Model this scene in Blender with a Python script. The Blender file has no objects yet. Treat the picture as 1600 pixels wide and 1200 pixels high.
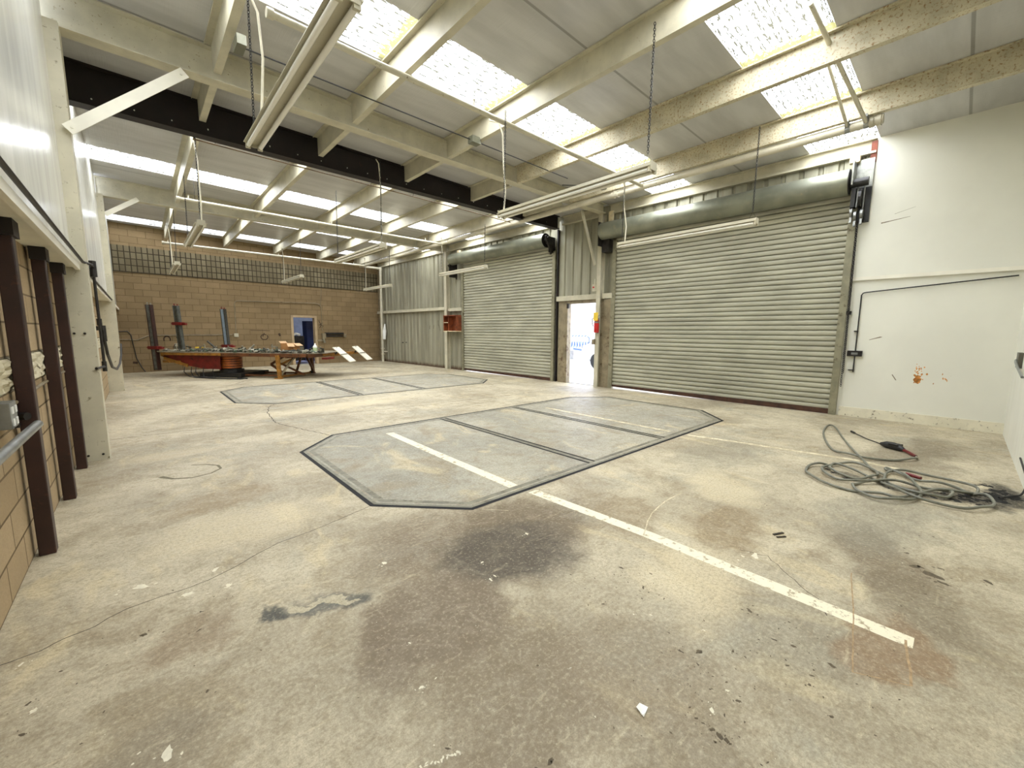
import bpy, math, random
from mathutils import Vector, Matrix
random.seed(7)
C = bpy.context.scene.collection
R = math.radians
scene = bpy.context.scene

# ------------------------------------------------------------------ helpers
def srgb(r, g, b):
    def f(c):
        c /= 255.0
        return c/12.92 if c <= .04045 else ((c+.055)/1.055)**2.4
    return (f(r), f(g), f(b), 1)

class NT:
    """small node-tree helper"""
    def __init__(s, name):
        s.m = bpy.data.materials.new(name); s.m.use_nodes = True
        s.t = s.m.node_tree; s.t.nodes.clear()
        s.out = s.t.nodes.new('ShaderNodeOutputMaterial')
    def n(s, typ, **kw):
        nd = s.t.nodes.new(typ)
        for k, v in kw.items():
            if k.startswith('i_'):
                key = k[2:]
                nd.inputs[int(key) if key.isdigit() else key.replace('_', ' ')].default_value = v
            else: setattr(nd, k, v)
        return nd
    def l(s, a, b): s.t.links.new(a, b)
    def coord(s): return s.n('ShaderNodeTexCoord').outputs['Object']
    def mapping(s, vec, loc=(0,0,0), rot=(0,0,0), scale=(1,1,1), typ='POINT'):
        mp = s.n('ShaderNodeMapping', vector_type=typ)
        mp.inputs['Location'].default_value = loc; mp.inputs['Rotation'].default_value = rot
        mp.inputs['Scale'].default_value = scale
        s.l(vec, mp.inputs['Vector']); return mp.outputs[0]
    def noise(s, vec, scale, detail=4, rough=.55, dist=0):
        nd = s.n('ShaderNodeTexNoise'); nd.inputs['Scale'].default_value = scale
        nd.inputs['Detail'].default_value = detail; nd.inputs['Roughness'].default_value = rough
        nd.inputs['Distortion'].default_value = dist
        s.l(vec, nd.inputs['Vector']); return nd
    def ramp(s, fac, lo, hi, a=0, b=1):
        nd = s.n('ShaderNodeMapRange', interpolation_type='SMOOTHSTEP')
        nd.inputs['From Min'].default_value = lo; nd.inputs['From Max'].default_value = hi
        nd.inputs['To Min'].default_value = a; nd.inputs['To Max'].default_value = b
        s.l(fac, nd.inputs['Value']); return nd.outputs[0]
    def mix(s, fac, a, b, mode='MIX'):
        nd = s.n('ShaderNodeMix', data_type='RGBA', blend_type=mode)
        for inp, v in ((nd.inputs[0], fac), (nd.inputs[6], a), (nd.inputs[7], b)):
            if isinstance(v, (int, float, tuple)): inp.default_value = v
            else: s.l(v, inp)
        return nd.outputs[2]
    def math(s, op, a, b=None):
        nd = s.n('ShaderNodeMath', operation=op)
        for i, v in enumerate((a, b)):
            if v is None: continue
            if isinstance(v, (int, float)): nd.inputs[i].default_value = v
            else: s.l(v, nd.inputs[i])
        return nd.outputs[0]
    def bsdf(s, color, rough=.6, metal=0, bump=None, bstr=.3, bdist=.01, spec=.5):
        b = s.n('ShaderNodeBsdfPrincipled')
        for key, v in (('Base Color', color), ('Roughness', rough), ('Metallic', metal), ('Specular IOR Level', spec)):
            if isinstance(v, (int, float, tuple)): b.inputs[key].default_value = v
            else: s.l(v, b.inputs[key])
        if bump is not None:
            bp = s.n('ShaderNodeBump'); bp.inputs['Strength'].default_value = bstr
            bp.inputs['Distance'].default_value = bdist
            s.l(bump, bp.inputs['Height']); s.l(bp.outputs[0], b.inputs['Normal'])
        s.l(b.outputs[0], s.out.inputs[0]); return s.m

def simple(name, col, rough=.6, metal=0, var=.12, scale=6, dirt=None, dirt_amt=.0, dscale=9, bump=0):
    """painted / plain surface with colour variation and optional dirt specks"""
    t = NT(name); co = t.coord()
    n1 = t.noise(co, scale, 5).outputs[0]
    dark = tuple(c*(1-var*1.6) for c in col[:3])+(1,); lite = tuple(min(1, c*(1+var)) for c in col[:3])+(1,)
    c = t.mix(t.ramp(n1, .3, .7), dark, lite)
    if dirt:
        n2 = t.noise(co, dscale, 8, .7).outputs[0]
        c = t.mix(t.ramp(n2, .62-dirt_amt*.25, .72-dirt_amt*.15), c, dirt)
    return t.bsdf(c, rough, metal, n1 if bump else None, bump)

# ------------------------------------------------------------------ materials
M = {}
M['white'] = simple('white_paint', srgb(228,224,206), .45, 0, .05, 3)
M['panel'] = None
M['beam'] = simple('cream_beam_paint', srgb(190,184,160), .5, 0, .08, 4, srgb(120,96,58), .05, 30)
M['rustbeam'] = simple('spotted_beam_paint', srgb(192,184,156), .55, 0, .1, 5, srgb(135,98,50), .42, 34)
M['blackbeam'] = simple('dark_primer', srgb(24,13,11), .6, 0, .3, 5, srgb(44,22,16), .15, 6)
M['post'] = simple('oxide_primer', srgb(50,27,21), .45, 0, .25, 4, srgb(70,38,26), .2, 14)
M['pipe'] = simple('cream_pipe_paint', srgb(196,190,168), .4, 0, .06, 4, srgb(120,105,75), .1, 20)
M['galv'] = simple('grey_pipe_metal', srgb(140,142,138), .4, .6, .12, 9)
M['darksteel'] = simple('dark_grimy_steel', srgb(42,38,34), .5, .4, .3, 12)
M['steel'] = simple('bare_steel_plate', srgb(150,152,146), .35, .7, .2, 8)
M['black'] = simple('black_rubber', srgb(28,27,25), .5, 0, .2, 12)
M['fixture'] = simple('fixture_enamel', srgb(186,180,156), .35, 0, .04, 5, srgb(110,95,70), .05, 40)
M['tube'] = simple('lamp_tube_glass', srgb(236,234,222), .15, 0, .02, 5)
M['cord'] = simple('cream_cord', srgb(216,209,184), .5, 0, .05, 8)
M['red'] = simple('red_machine_paint', srgb(104,20,16), .4, 0, .25, 6, srgb(50,14,10), .25, 9)
M['yellow'] = simple('ochre_machine_paint', srgb(150,104,40), .45, 0, .2, 7, srgb(82,50,20), .32, 10)
M['brown'] = simple('brown_machine_paint', srgb(96,56,26), .5, 0, .25, 6, srgb(40,26,16), .3, 10)
M['orange'] = simple('orange_drum_paint', srgb(176,96,42), .45, 0, .2, 6, srgb(90,42,20), .25, 9)
M['towergrey'] = simple('grey_tower_steel', srgb(88,90,84), .45, .3, .25, 9)
M['towerblue'] = simple('blue_grey_tower_steel', srgb(128,142,152), .4, .3, .1, 9)
M['plate'] = simple('table_top_plate', srgb(150,140,120), .4, .3, .25, 8)
M['ramp'] = None
M['cardboard'] = simple('cardboard', srgb(168,118,66), .8, 0, .06, 6)
M['whiteplastic'] = simple('white_plastic', srgb(236,236,230), .35, 0, .02, 6)
M['label'] = simple('pale_green_label', srgb(196,214,160), .5, 0, .04, 20)
M['clutter_dark'] = simple('clutter_iron', srgb(70,68,58), .45, .5, .3, 30)
M['clutter_light'] = simple('clutter_zinc', srgb(146,142,124), .35, .5, .2, 30)
M['clutter_green'] = simple('clutter_green', srgb(72,92,70), .5, .2, .3, 30)
M['wood'] = simple('reddish_wood', srgb(126,62,30), .55, 0, .3, 7, srgb(70,30,14), .3, 5)
M['woodlight'] = simple('cleat_wood', srgb(222,206,168), .6, 0, .1, 9)
M['extred'] = simple('extinguisher_red', srgb(180,28,26), .3, 0, .06, 9)
M['extyellow'] = simple('tag_yellow', srgb(232,196,60), .5, 0, .05, 9)
M['hose'] = simple('grey_hose_rubber', srgb(116,116,102), .45, 0, .1, 14, srgb(90,88,76), .2, 20)
M['hood'] = simple('grey_green_hood_steel', srgb(132,134,118), .38, .45, .14, 2.5, srgb(150,146,120), .2, 5)
M['guide'] = simple('guide_steel', srgb(140,136,112), .5, .3, .12, 6, srgb(84,74,50), .3, 7)
M['jamb'] = simple('worn_jamb_steel', srgb(138,126,100), .5, .2, .15, 5, srgb(86,66,44), .35, 6)
M['roomblue'] = simple('blue_room_paint', srgb(52,66,112), .6, 0, .2, 2)
M['roomdark'] = simple('dark_room_paint', srgb(64,69,84), .6, 0, .25, 2)
M['cabinetblue'] = simple('blue_cabinet_steel', srgb(42,58,110), .4, .2, .15, 3)
M['doorframe'] = simple('tan_door_frame', srgb(172,150,116), .5, 0, .08, 5)
M['stucco'] = simple('pale_rose_stucco', srgb(236,214,208), .9, 0, .05, 1.5)
M['asphalt'] = simple('pale_pavement', srgb(214,214,212), .9, 0, .05, 2)
M['carpaint'] = simple('white_car_paint', srgb(240,240,242), .2, 0, .01, 1)
M['carglass'] = simple('car_glass', srgb(120,130,140), .1, 0, .05, 1)
M['carred'] = simple('tail_lamp_red', srgb(190,50,70), .3, 0, .05, 1)
M['crack'] = simple('crack_dirt', srgb(58,50,38), .9, 0, .3, 20)
M['slotdark'] = simple('dark_gap', srgb(12,11,10), .8, 0, .3, 20)
M['rimsteel'] = simple('worn_rim_steel', srgb(132,128,110), .5, .3, .2, 8, srgb(92,84,64), .35, 12)
M['whitetrim'] = simple('white_trim_paint', srgb(232,228,212), .4, 0, .04, 3)

def painted_panel(name, col, rough, marks=True):
    """white wall board: faint mottling, scuffs; object coordinates in metres"""
    t = NT(name); co = t.coord()
    n1 = t.noise(co, .8, 4).outputs[0]
    c = t.mix(t.ramp(n1, .35, .65), tuple(v*.93 for v in col[:3])+(1,), col)
    # long scuffs
    m = t.mapping(co, scale=(2.2, 2.2, 14)); n2 = t.noise(m, 2.2, 8, .72).outputs[0]
    c = t.mix(t.ramp(n2, .70, .74, 0, .5), c, srgb(120,110,88))
    n3 = t.noise(co, 30, 4, .7).outputs[0]
    c = t.mix(t.ramp(n3, .74, .77, 0, .5), c, srgb(110,96,70))
    n4 = t.noise(t.mapping(co, scale=(1,1,.15)), 5, 4).outputs[0]
    return t.bsdf(c, t.ramp(n4, .3, .7, rough*.8, rough*1.2), 0, n1, .1, .02)
M['panel'] = painted_panel('white_wall_board', srgb(228,227,216), .5)
M['gloss_panel'] = painted_panel('glossy_white_wall_board', srgb(220,220,212), .22)
M['white_wall'] = painted_panel('white_plywood_wall', srgb(229,228,214), .55)

def ceiling_mat():
    t = NT('foil_faced_ceiling_board'); co = t.coord()
    sp = t.n('ShaderNodeSeparateXYZ'); t.l(co, sp.inputs[0])
    n1 = t.noise(t.mapping(co, scale=(.6, 3, 1)), 1.2, 4).outputs[0]
    c = t.mix(t.ramp(n1, .3, .7), srgb(172,171,168), srgb(192,191,188))
    # ripples across the board
    m = t.mapping(co, scale=(26, 1.2, 1)); n2 = t.noise(m, 1.6, 5, .6).outputs[0]
    y = t.math('ADD', sp.outputs[1], 200*3.18-.27)
    fr = t.math('PINGPONG', y, 1.59)
    seam = t.ramp(fr, .012, .022, 1, 0)
    c = t.mix(t.math('MULTIPLY', seam, .6), c, srgb(96,92,80))
    n3 = t.noise(co, 14, 5, .7).outputs[0]
    c = t.mix(t.ramp(n3, .72, .76, 0, .5), c, srgb(110,96,70))
    return t.bsdf(c, .32, 0, n2, .16, .02)
M['ceiling'] = ceiling_mat()

def metal_wall_mat(name, base, light):
    t = NT(name); co = t.coord()
    n1 = t.noise(t.mapping(co, scale=(1, 2.6, .3)), 1.6, 5).outputs[0]
    c = t.mix(t.ramp(n1, .3, .7), base, light)
    n2 = t.noise(t.mapping(co, scale=(1, 7, .5)), 2, 6, .65).outputs[0]
    c = t.mix(t.ramp(n2, .56, .72, 0, .5), c, srgb(104,96,70))
    sp = t.n('ShaderNodeSeparateXYZ'); t.l(co, sp.inputs[0])
    zz = t.math('ADD', sp.outputs[2], t.math('MULTIPLY', n2, -.25))
    c = t.mix(t.ramp(zz, -.1, .06, .85, 0), c, srgb(78,48,28))
    return t.bsdf(c, .45, .25)
M['metalwall'] = metal_wall_mat('ribbed_wall_steel', srgb(134,131,112), srgb(164,161,140))
def curtain_mat():
    t = NT('roll_door_slat_paint'); co = t.coord()
    n1 = t.noise(t.mapping(co, scale=(1, .7, 2.2)), 1.3, 5).outputs[0]
    c = t.mix(t.ramp(n1, .3, .7), srgb(160,158,140), srgb(184,182,162))
    n2 = t.noise(t.mapping(co, scale=(1, 2, 12)), 2.4, 7, .7).outputs[0]
    c = t.mix(t.ramp(n2, .66, .74, 0, .35), c, srgb(120,112,84))
    return t.bsdf(c, .5, .1)
M['curtain'] = curtain_mat()

def block_mat(name, axis, bw, bh, cols, mortar, msize=.008, offset=.5, rough_scale=60, bstr=.4, z0=0):
    """block masonry; axis = which object axis runs along the wall"""
    t = NT(name); co = t.coord()
    sp = t.n('ShaderNodeSeparateXYZ'); t.l(co, sp.inputs[0])
    cb = t.n('ShaderNodeCombineXYZ'); t.l(sp.outputs[axis], cb.inputs[0])
    t.l(t.math('ADD', sp.outputs[2], -z0), cb.inputs[1])
    br = t.n('ShaderNodeTexBrick', offset=offset, squash=1)
    br.inputs['Scale'].default_value = 1; br.inputs['Brick Width'].default_value = bw
    br.inputs['Row Height'].default_value = bh; br.inputs['Mortar Size'].default_value = msize
    br.inputs['Mortar Smooth'].default_value = .3; br.inputs['Bias'].default_value = 0
    br.inputs['Color1'].default_value = cols[0]; br.inputs['Color2'].default_value = cols[1]
    br.inputs['Mortar'].default_value = mortar
    t.l(cb.outputs[0], br.inputs['Vector'])
    n1 = t.noise(co, 1.1, 5).outputs[0]
    c = t.mix(t.ramp(n1, .3, .7, 0, .35), br.outputs[0], tuple(v*.62 for v in cols[0][:3])+(1,))
    n2 = t.noise(co, rough_scale, 4, .7).outputs[0]
    c = t.mix(t.ramp(n2, .35, .75, 0, .35), c, tuple(v*.6 for v in cols[0][:3])+(1,))
    h = t.math('SUBTRACT', t.math('MULTIPLY', n2, .5), t.math('MULTIPLY', br.outputs[1], 1.2))
    return t.bsdf(c, .85, 0, h, bstr, .01, .2)
M['block_back'] = block_mat('tan_block', 0, .45, .22, (srgb(134,114,82), srgb(146,125,92)), srgb(92,76,52), .007, z0=0)
M['block_scored'] = block_mat('scored_block_band', 0, .15, .22, (srgb(112,102,78), srgb(132,122,96)), srgb(36,28,18), .016, 0, z0=3.44)
M['block_left'] = block_mat('left_block', 1, .45, .22, (srgb(168,146,112), srgb(186,164,130)), srgb(96,80,56), .008)
M['block_split'] = block_mat('split_face_block', 1, .45, .22, (srgb(190,180,150), srgb(206,196,168)), srgb(90,80,60), .01, 0, 26, 1.0)

def skylight_mat(name, moss):
    """corrugated translucent sheet with dirt in the corrugations"""
    t = NT(name); co = t.coord()
    sp = t.n('ShaderNodeSeparateXYZ'); t.l(co, sp.inputs[0])
    wv = t.n('ShaderNodeTexWave', wave_type='BANDS', bands_direction='Y', wave_profile='SIN')
    wv.inputs['Scale'].default_value = 3.4; wv.inputs['Distortion'].default_value = .3
    t.l(co, wv.inputs[0])
    n1 = t.noise(t.mapping(co, scale=(9, 60, 1)), 1.0, 5, .7).outputs[0]
    n2 = t.noise(t.mapping(co, scale=(2, 9, 1)), 1.0, 3).outputs[0]
    band = t.ramp(wv.outputs[0], .35, .9)
    dash = t.math('MULTIPLY', t.ramp(n1, .475, .53), t.math('MULTIPLY', t.ramp(wv.outputs[0], .25, .6), t.ramp(n2, .30, .44)))
    dash = t.ramp(dash, .05, .18)
    dirt = dash
    col = t.mix(dash, (1, 1, .98, 1), (.05,.048,.035, 1))
    if moss:
        n3 = t.noise(co, 22, 5, .75).outputs[0]
        mm = t.math('ADD', sp.outputs[0], t.math('MULTIPLY', n3, .7))
        mm = t.ramp(mm, 1.88, 1.96)
        dirt = t.math('MAXIMUM', dirt, t.math('MULTIPLY', mm, t.ramp(n1, .3, .6, .97, 1.0)))
        col = t.mix(mm, col, (.13, .12, .045, 1))
    tr = t.n('ShaderNodeBsdfTransparent'); t.l(t.mix(dirt, (1, 1, .985, 1), (.02,.018,.012,1)), tr.inputs[0])
    tl = t.n('ShaderNodeBsdfTranslucent'); t.l(col, tl.inputs[0])
    mx = t.n('ShaderNodeMixShader')
    t.l(t.math('ADD', t.math('MULTIPLY', dirt, .5), .12), mx.inputs[0])
    t.l(tr.outputs[0], mx.inputs[1]); t.l(tl.outputs[0], mx.inputs[2]); t.l(mx.outputs[0], t.out.inputs[0])
    return t.m
M['sky_moss'] = skylight_mat('mossy_translucent_sheet', True)
M['sky'] = skylight_mat('translucent_sheet', False)

# ---- concrete with stains
def concrete(name, base_lo, base_hi, stains, seed=0):
    t = NT(name); co = t.coord()
    wn = t.noise(co, 2.2, 5, .6)
    off = t.n('ShaderNodeVectorMath', operation='SUBTRACT'); t.l(wn.outputs['Color'], off.inputs[0]); off.inputs[1].default_value = (.5,.5,.5)
    sc = t.n('ShaderNodeVectorMath', operation='SCALE'); t.l(off.outputs[0], sc.inputs[0]); sc.inputs['Scale'].default_value = .55
    ad = t.n('ShaderNodeVectorMath', operation='ADD'); t.l(co, ad.inputs[0]); t.l(sc.outputs[0], ad.inputs[1])
    wco = ad.outputs[0]
    s0 = seed*3.7
    a = t.noise(t.mapping(co, loc=(s0, 1, 0)), .75, 6, .6, .4).outputs[0]
    c = t.mix(t.ramp(a, .36, .64), base_lo, base_hi)
    b = t.noise(t.mapping(co, loc=(3+s0, 9, 2)), 1.5, 7, .62, .8).outputs[0]
    c = t.mix(t.ramp(b, .52, .66, 0, .62), c, srgb(150,136,108))
    b2 = t.noise(t.mapping(co, loc=(13, s0, 2)), 1.1, 6, .6, .6).outputs[0]
    c = t.mix(t.ramp(b2, .55, .68, 0, .6), c, srgb(164,161,143))
    b3 = t.noise(t.mapping(co, loc=(-5, 4+s0, 2), scale=(1.1,.5,1)), 1.9, 6, .6, 1.2).outputs[0]
    c = t.mix(t.ramp(b3, .56, .68, 0, .55), c, srgb(216,200,158))
    fine = t.noise(wco, 9, 9, .72, .5).outputs[0]
    c = t.mix(t.ramp(fine, .42, .70, 0, .38), c, srgb(122,106,80))
    for (cx, cy, rx, ry, rot, col, op, soft) in stains:
        m = t.mapping(wco, (cx, cy, 0), (0, 0, R(rot)), (rx, ry, 1000), 'TEXTURE')
        g = t.n('ShaderNodeTexGradient', gradient_type='SPHERICAL'); t.l(m, g.inputs[0])
        f = t.ramp(g.outputs[0], 0, soft)
        f = t.math('MULTIPLY', f, t.ramp(fine, .3, .6, min(1, op*.8), min(1, op*1.2)))
        c = t.mix(f, c, col)
    # dark pitting and flecks
    sm = t.mapping(co, rot=(0,0,R(-28)), scale=(3, 22, 1)); st_ = t.noise(sm, 1.6, 7, .7, .4).outputs[0]
    c = t.mix(t.ramp(st_, .54, .72, 0, .3), c, srgb(126,110,82))
    sm2 = t.mapping(co, loc=(4,2,0), rot=(0,0,R(-12)), scale=(2, 11, 1)); s2_ = t.noise(sm2, 1.8, 7, .7, .4).outputs[0]
    c = t.mix(t.ramp(s2_, .58, .72, 0, .38), c, srgb(226,212,176))
    md = t.noise(co, 48, 5, .7).outputs[0]
    c = t.mix(t.ramp(md, .46, .66, 0, .34), c, srgb(108,94,70))
    c = t.mix(t.ramp(md, .50, .30, 0, .30), c, srgb(228,216,184))
    v = t.noise(co, 34, 6, .75).outputs[0]
    msk = t.noise(co, 1.3, 3).outputs[0]
    f = t.math('MULTIPLY', t.ramp(v, .61, .67), t.ramp(msk, .42, .6, 0, .75))
    c = t.mix(f, c, srgb(84,72,52))
    v2 = t.noise(t.mapping(co, loc=(7, 3, 0)), 7, 8, .8).outputs[0]
    c = t.mix(t.ramp(v2, .67, .71, 0, .8), c, srgb(232,226,204))
    v3 = t.noise(t.mapping(co, loc=(1, 13, 0)), 5.5, 8, .78).outputs[0]
    c = t.mix(t.ramp(v3, .66, .71, 0, .65), c, srgb(96,84,64))
    g1 = t.noise(co, 160, 3, .7).outputs[0]
    c = t.mix(t.ramp(g1, .38, .7, 0, .36), c, srgb(110,98,76))
    ro = t.ramp(fine, .3, .7, .42, .62)
    return t.bsdf(c, ro, 0, t.math('ADD', v, t.math('MULTIPLY', g1, .6)), .22, .006, .35)

dk, br, gy, lt = srgb(66,60,50), srgb(114,98,76), srgb(136,132,116), srgb(222,208,172)
stains = [
 # cx, cy, rx, ry, rot, colour, opacity, softness
 (1.7, 2.25, 1.05, .75, -30, br, .62, .5), (2.15, 2.2, .75, .55, 10, srgb(106,92,70), .75, .45),
 (1.8, 1.95, .62, .5, -25, dk, .78, .5), (1.05, 1.75, .5, .42, 20, srgb(116,102,82), .78, .35),
 (1.1, 1.15, .55, .5, 35, srgb(122,108,84), .6, .5), (1.55, .85, .5, .4, 0, srgb(140,126,102), .5, .5),
 (2.9, 3.05, 1.1, .45, 15, gy, .45, .5), (2.9, 1.75, .55, .35, 30, srgb(136,118,88), .6, .5),
 (3.3, 1.1, .6, .35, 10, srgb(134,114,82), .65, .5), (.63, 2.23, .23, .10, -12, srgb(92,94,88), .85, .6),
 (.42, 2.27, .085, .06, 0, srgb(66,70,66), .95, .5), (.78, 2.15, .13, .1, 0, srgb(76,78,72), .9, .6), (.60, 2.27, .14, .026, -14, srgb(190,180,152), .95, .25), (.70, 2.19, .12, .028, -30, srgb(186,176,148), .95, .25), (.52, 2.17, .07, .03, 30, srgb(186,176,148), .8, .3),
 (3.6, .25, .7, .3, 20, srgb(112,98,76), .65, .5), (4.4, .35, .9, .45, 0, gy, .55, .5),
 (4.2, 1.5, .8, .3, 40, lt, .5, .6), (2.45, 1.0, .6, .35, 20, lt, .5, .6), (.5, 3.6, .8, .5, 0, lt, .5, .6),
 (.45, 4.3, .5, .35, 20, srgb(150,130,96), .5, .5), (5.3, 1.9, 1.2, .5, 0, gy, .4, .5), (6.9, .3, 1.2, .45, 0, srgb(128,118,98), .65, .5),
 (7.8, .1, 1.0, .35, 0, srgb(112,100,80), .6, .5), (3.1, .0, .5, .3, 20, srgb(118,106,84), .6, .5),
 (2.3, .45, .5, .35, 0, gy, .4, .5), (2.55, .1, .35, .2, -10, srgb(132,100,66), .55, .35),
 (5.95, -.38, .5, .16, 6, srgb(34,33,28), .97, .35), (5.62, -.2, .4, .2, 40, srgb(40,39,33), .9, .4),
 (5.45, .12, .16, .45, 4, srgb(44,42,35), .85, .45), (5.52, .7, .22, .16, 30, srgb(60,57,46), .7, .5),
 (.05, 2.4, .3, .2, 10, srgb(142,124,98), .6, .5), (-.1, 1.75, .3, .2, 0, srgb(134,124,104), .6, .5),
 (1.0, 7.0, 1.0, .5, 0, srgb(140,126,98), .5, .5), (3.0, 8.3, 2.4, .5, 5, lt, .55, .7), (.2, 6.3, .6, .3, 0, lt, .4, .6),
 (.8, 8.8, .9, .5, 0, srgb(146,132,104), .4, .5), (8.6, 6.9, .9, .8, 0, srgb(172,172,170), .4, .6),
 (4.3, 4.4, 1.2, .4, 0, gy, .3, .6), (1.2, .45, .5, .25, 0, srgb(136,124,100), .5, .5),
]
M['floor'] = concrete('stained_concrete', srgb(166,156,132), srgb(206,196,168), stains)
pit_stains = [(4.6, 5.4, .8, .45, 0, srgb(104,96,78), .7, .5), (2.3, 4.9, .9, .4, 20, srgb(118,110,92), .55, .5), (2.9, 3.4, .7, .3, -10, srgb(140,118,86), .55, .5),
              (6.6, 4.0, .9, .4, 0, srgb(124,116,98), .45, .5), (3.2, 10.8, .8, .4, 0, gy, .4, .5)]
M['pit'] = concrete('grey_pit_concrete', srgb(152,150,136), srgb(178,174,156), pit_stains, 1)

def stripe_mat():
    t = NT('worn_white_floor_paint'); co = t.coord()
    n = t.noise(co, 18, 8, .75).outputs[0]
    n1 = t.noise(co, 1.3, 3).outputs[0]
    wear = t.math('ADD', n, t.math('MULTIPLY', n1, .25))
    c = t.mix(t.ramp(wear, .66, .76), srgb(232,224,196), srgb(164,150,118))
    return t.bsdf(c, .6)
M['stripe'] = stripe_mat()
def faded_mat():
    t = NT('faded_floor_paint'); co = t.coord()
    n = t.noise(co, 10, 8, .75).outputs[0]
    c = t.mix(t.ramp(n, .40, .56), srgb(222,212,180), srgb(182,170,138))
    return t.bsdf(c, .6)
M['faded'] = faded_mat()

def grid_mat():
    t = NT('perforated_ramp_plate'); co = t.coord()
    vo = t.n('ShaderNodeTexBrick', offset=.5); vo.inputs['Scale'].default_value = 1
    vo.inputs['Brick Width'].default_value = .06; vo.inputs['Row Height'].default_value = .05
    vo.inputs['Mortar Size'].default_value = .014; vo.inputs['Mortar'].default_value = srgb(222,218,200)
    vo.inputs['Color1'].default_value = srgb(196,190,168); vo.inputs['Color2'].default_value = srgb(206,200,178)
    t.l(co, vo.inputs[0]); return t.bsdf(vo.outputs[0], .5)
M['ramp'] = grid_mat()

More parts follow.
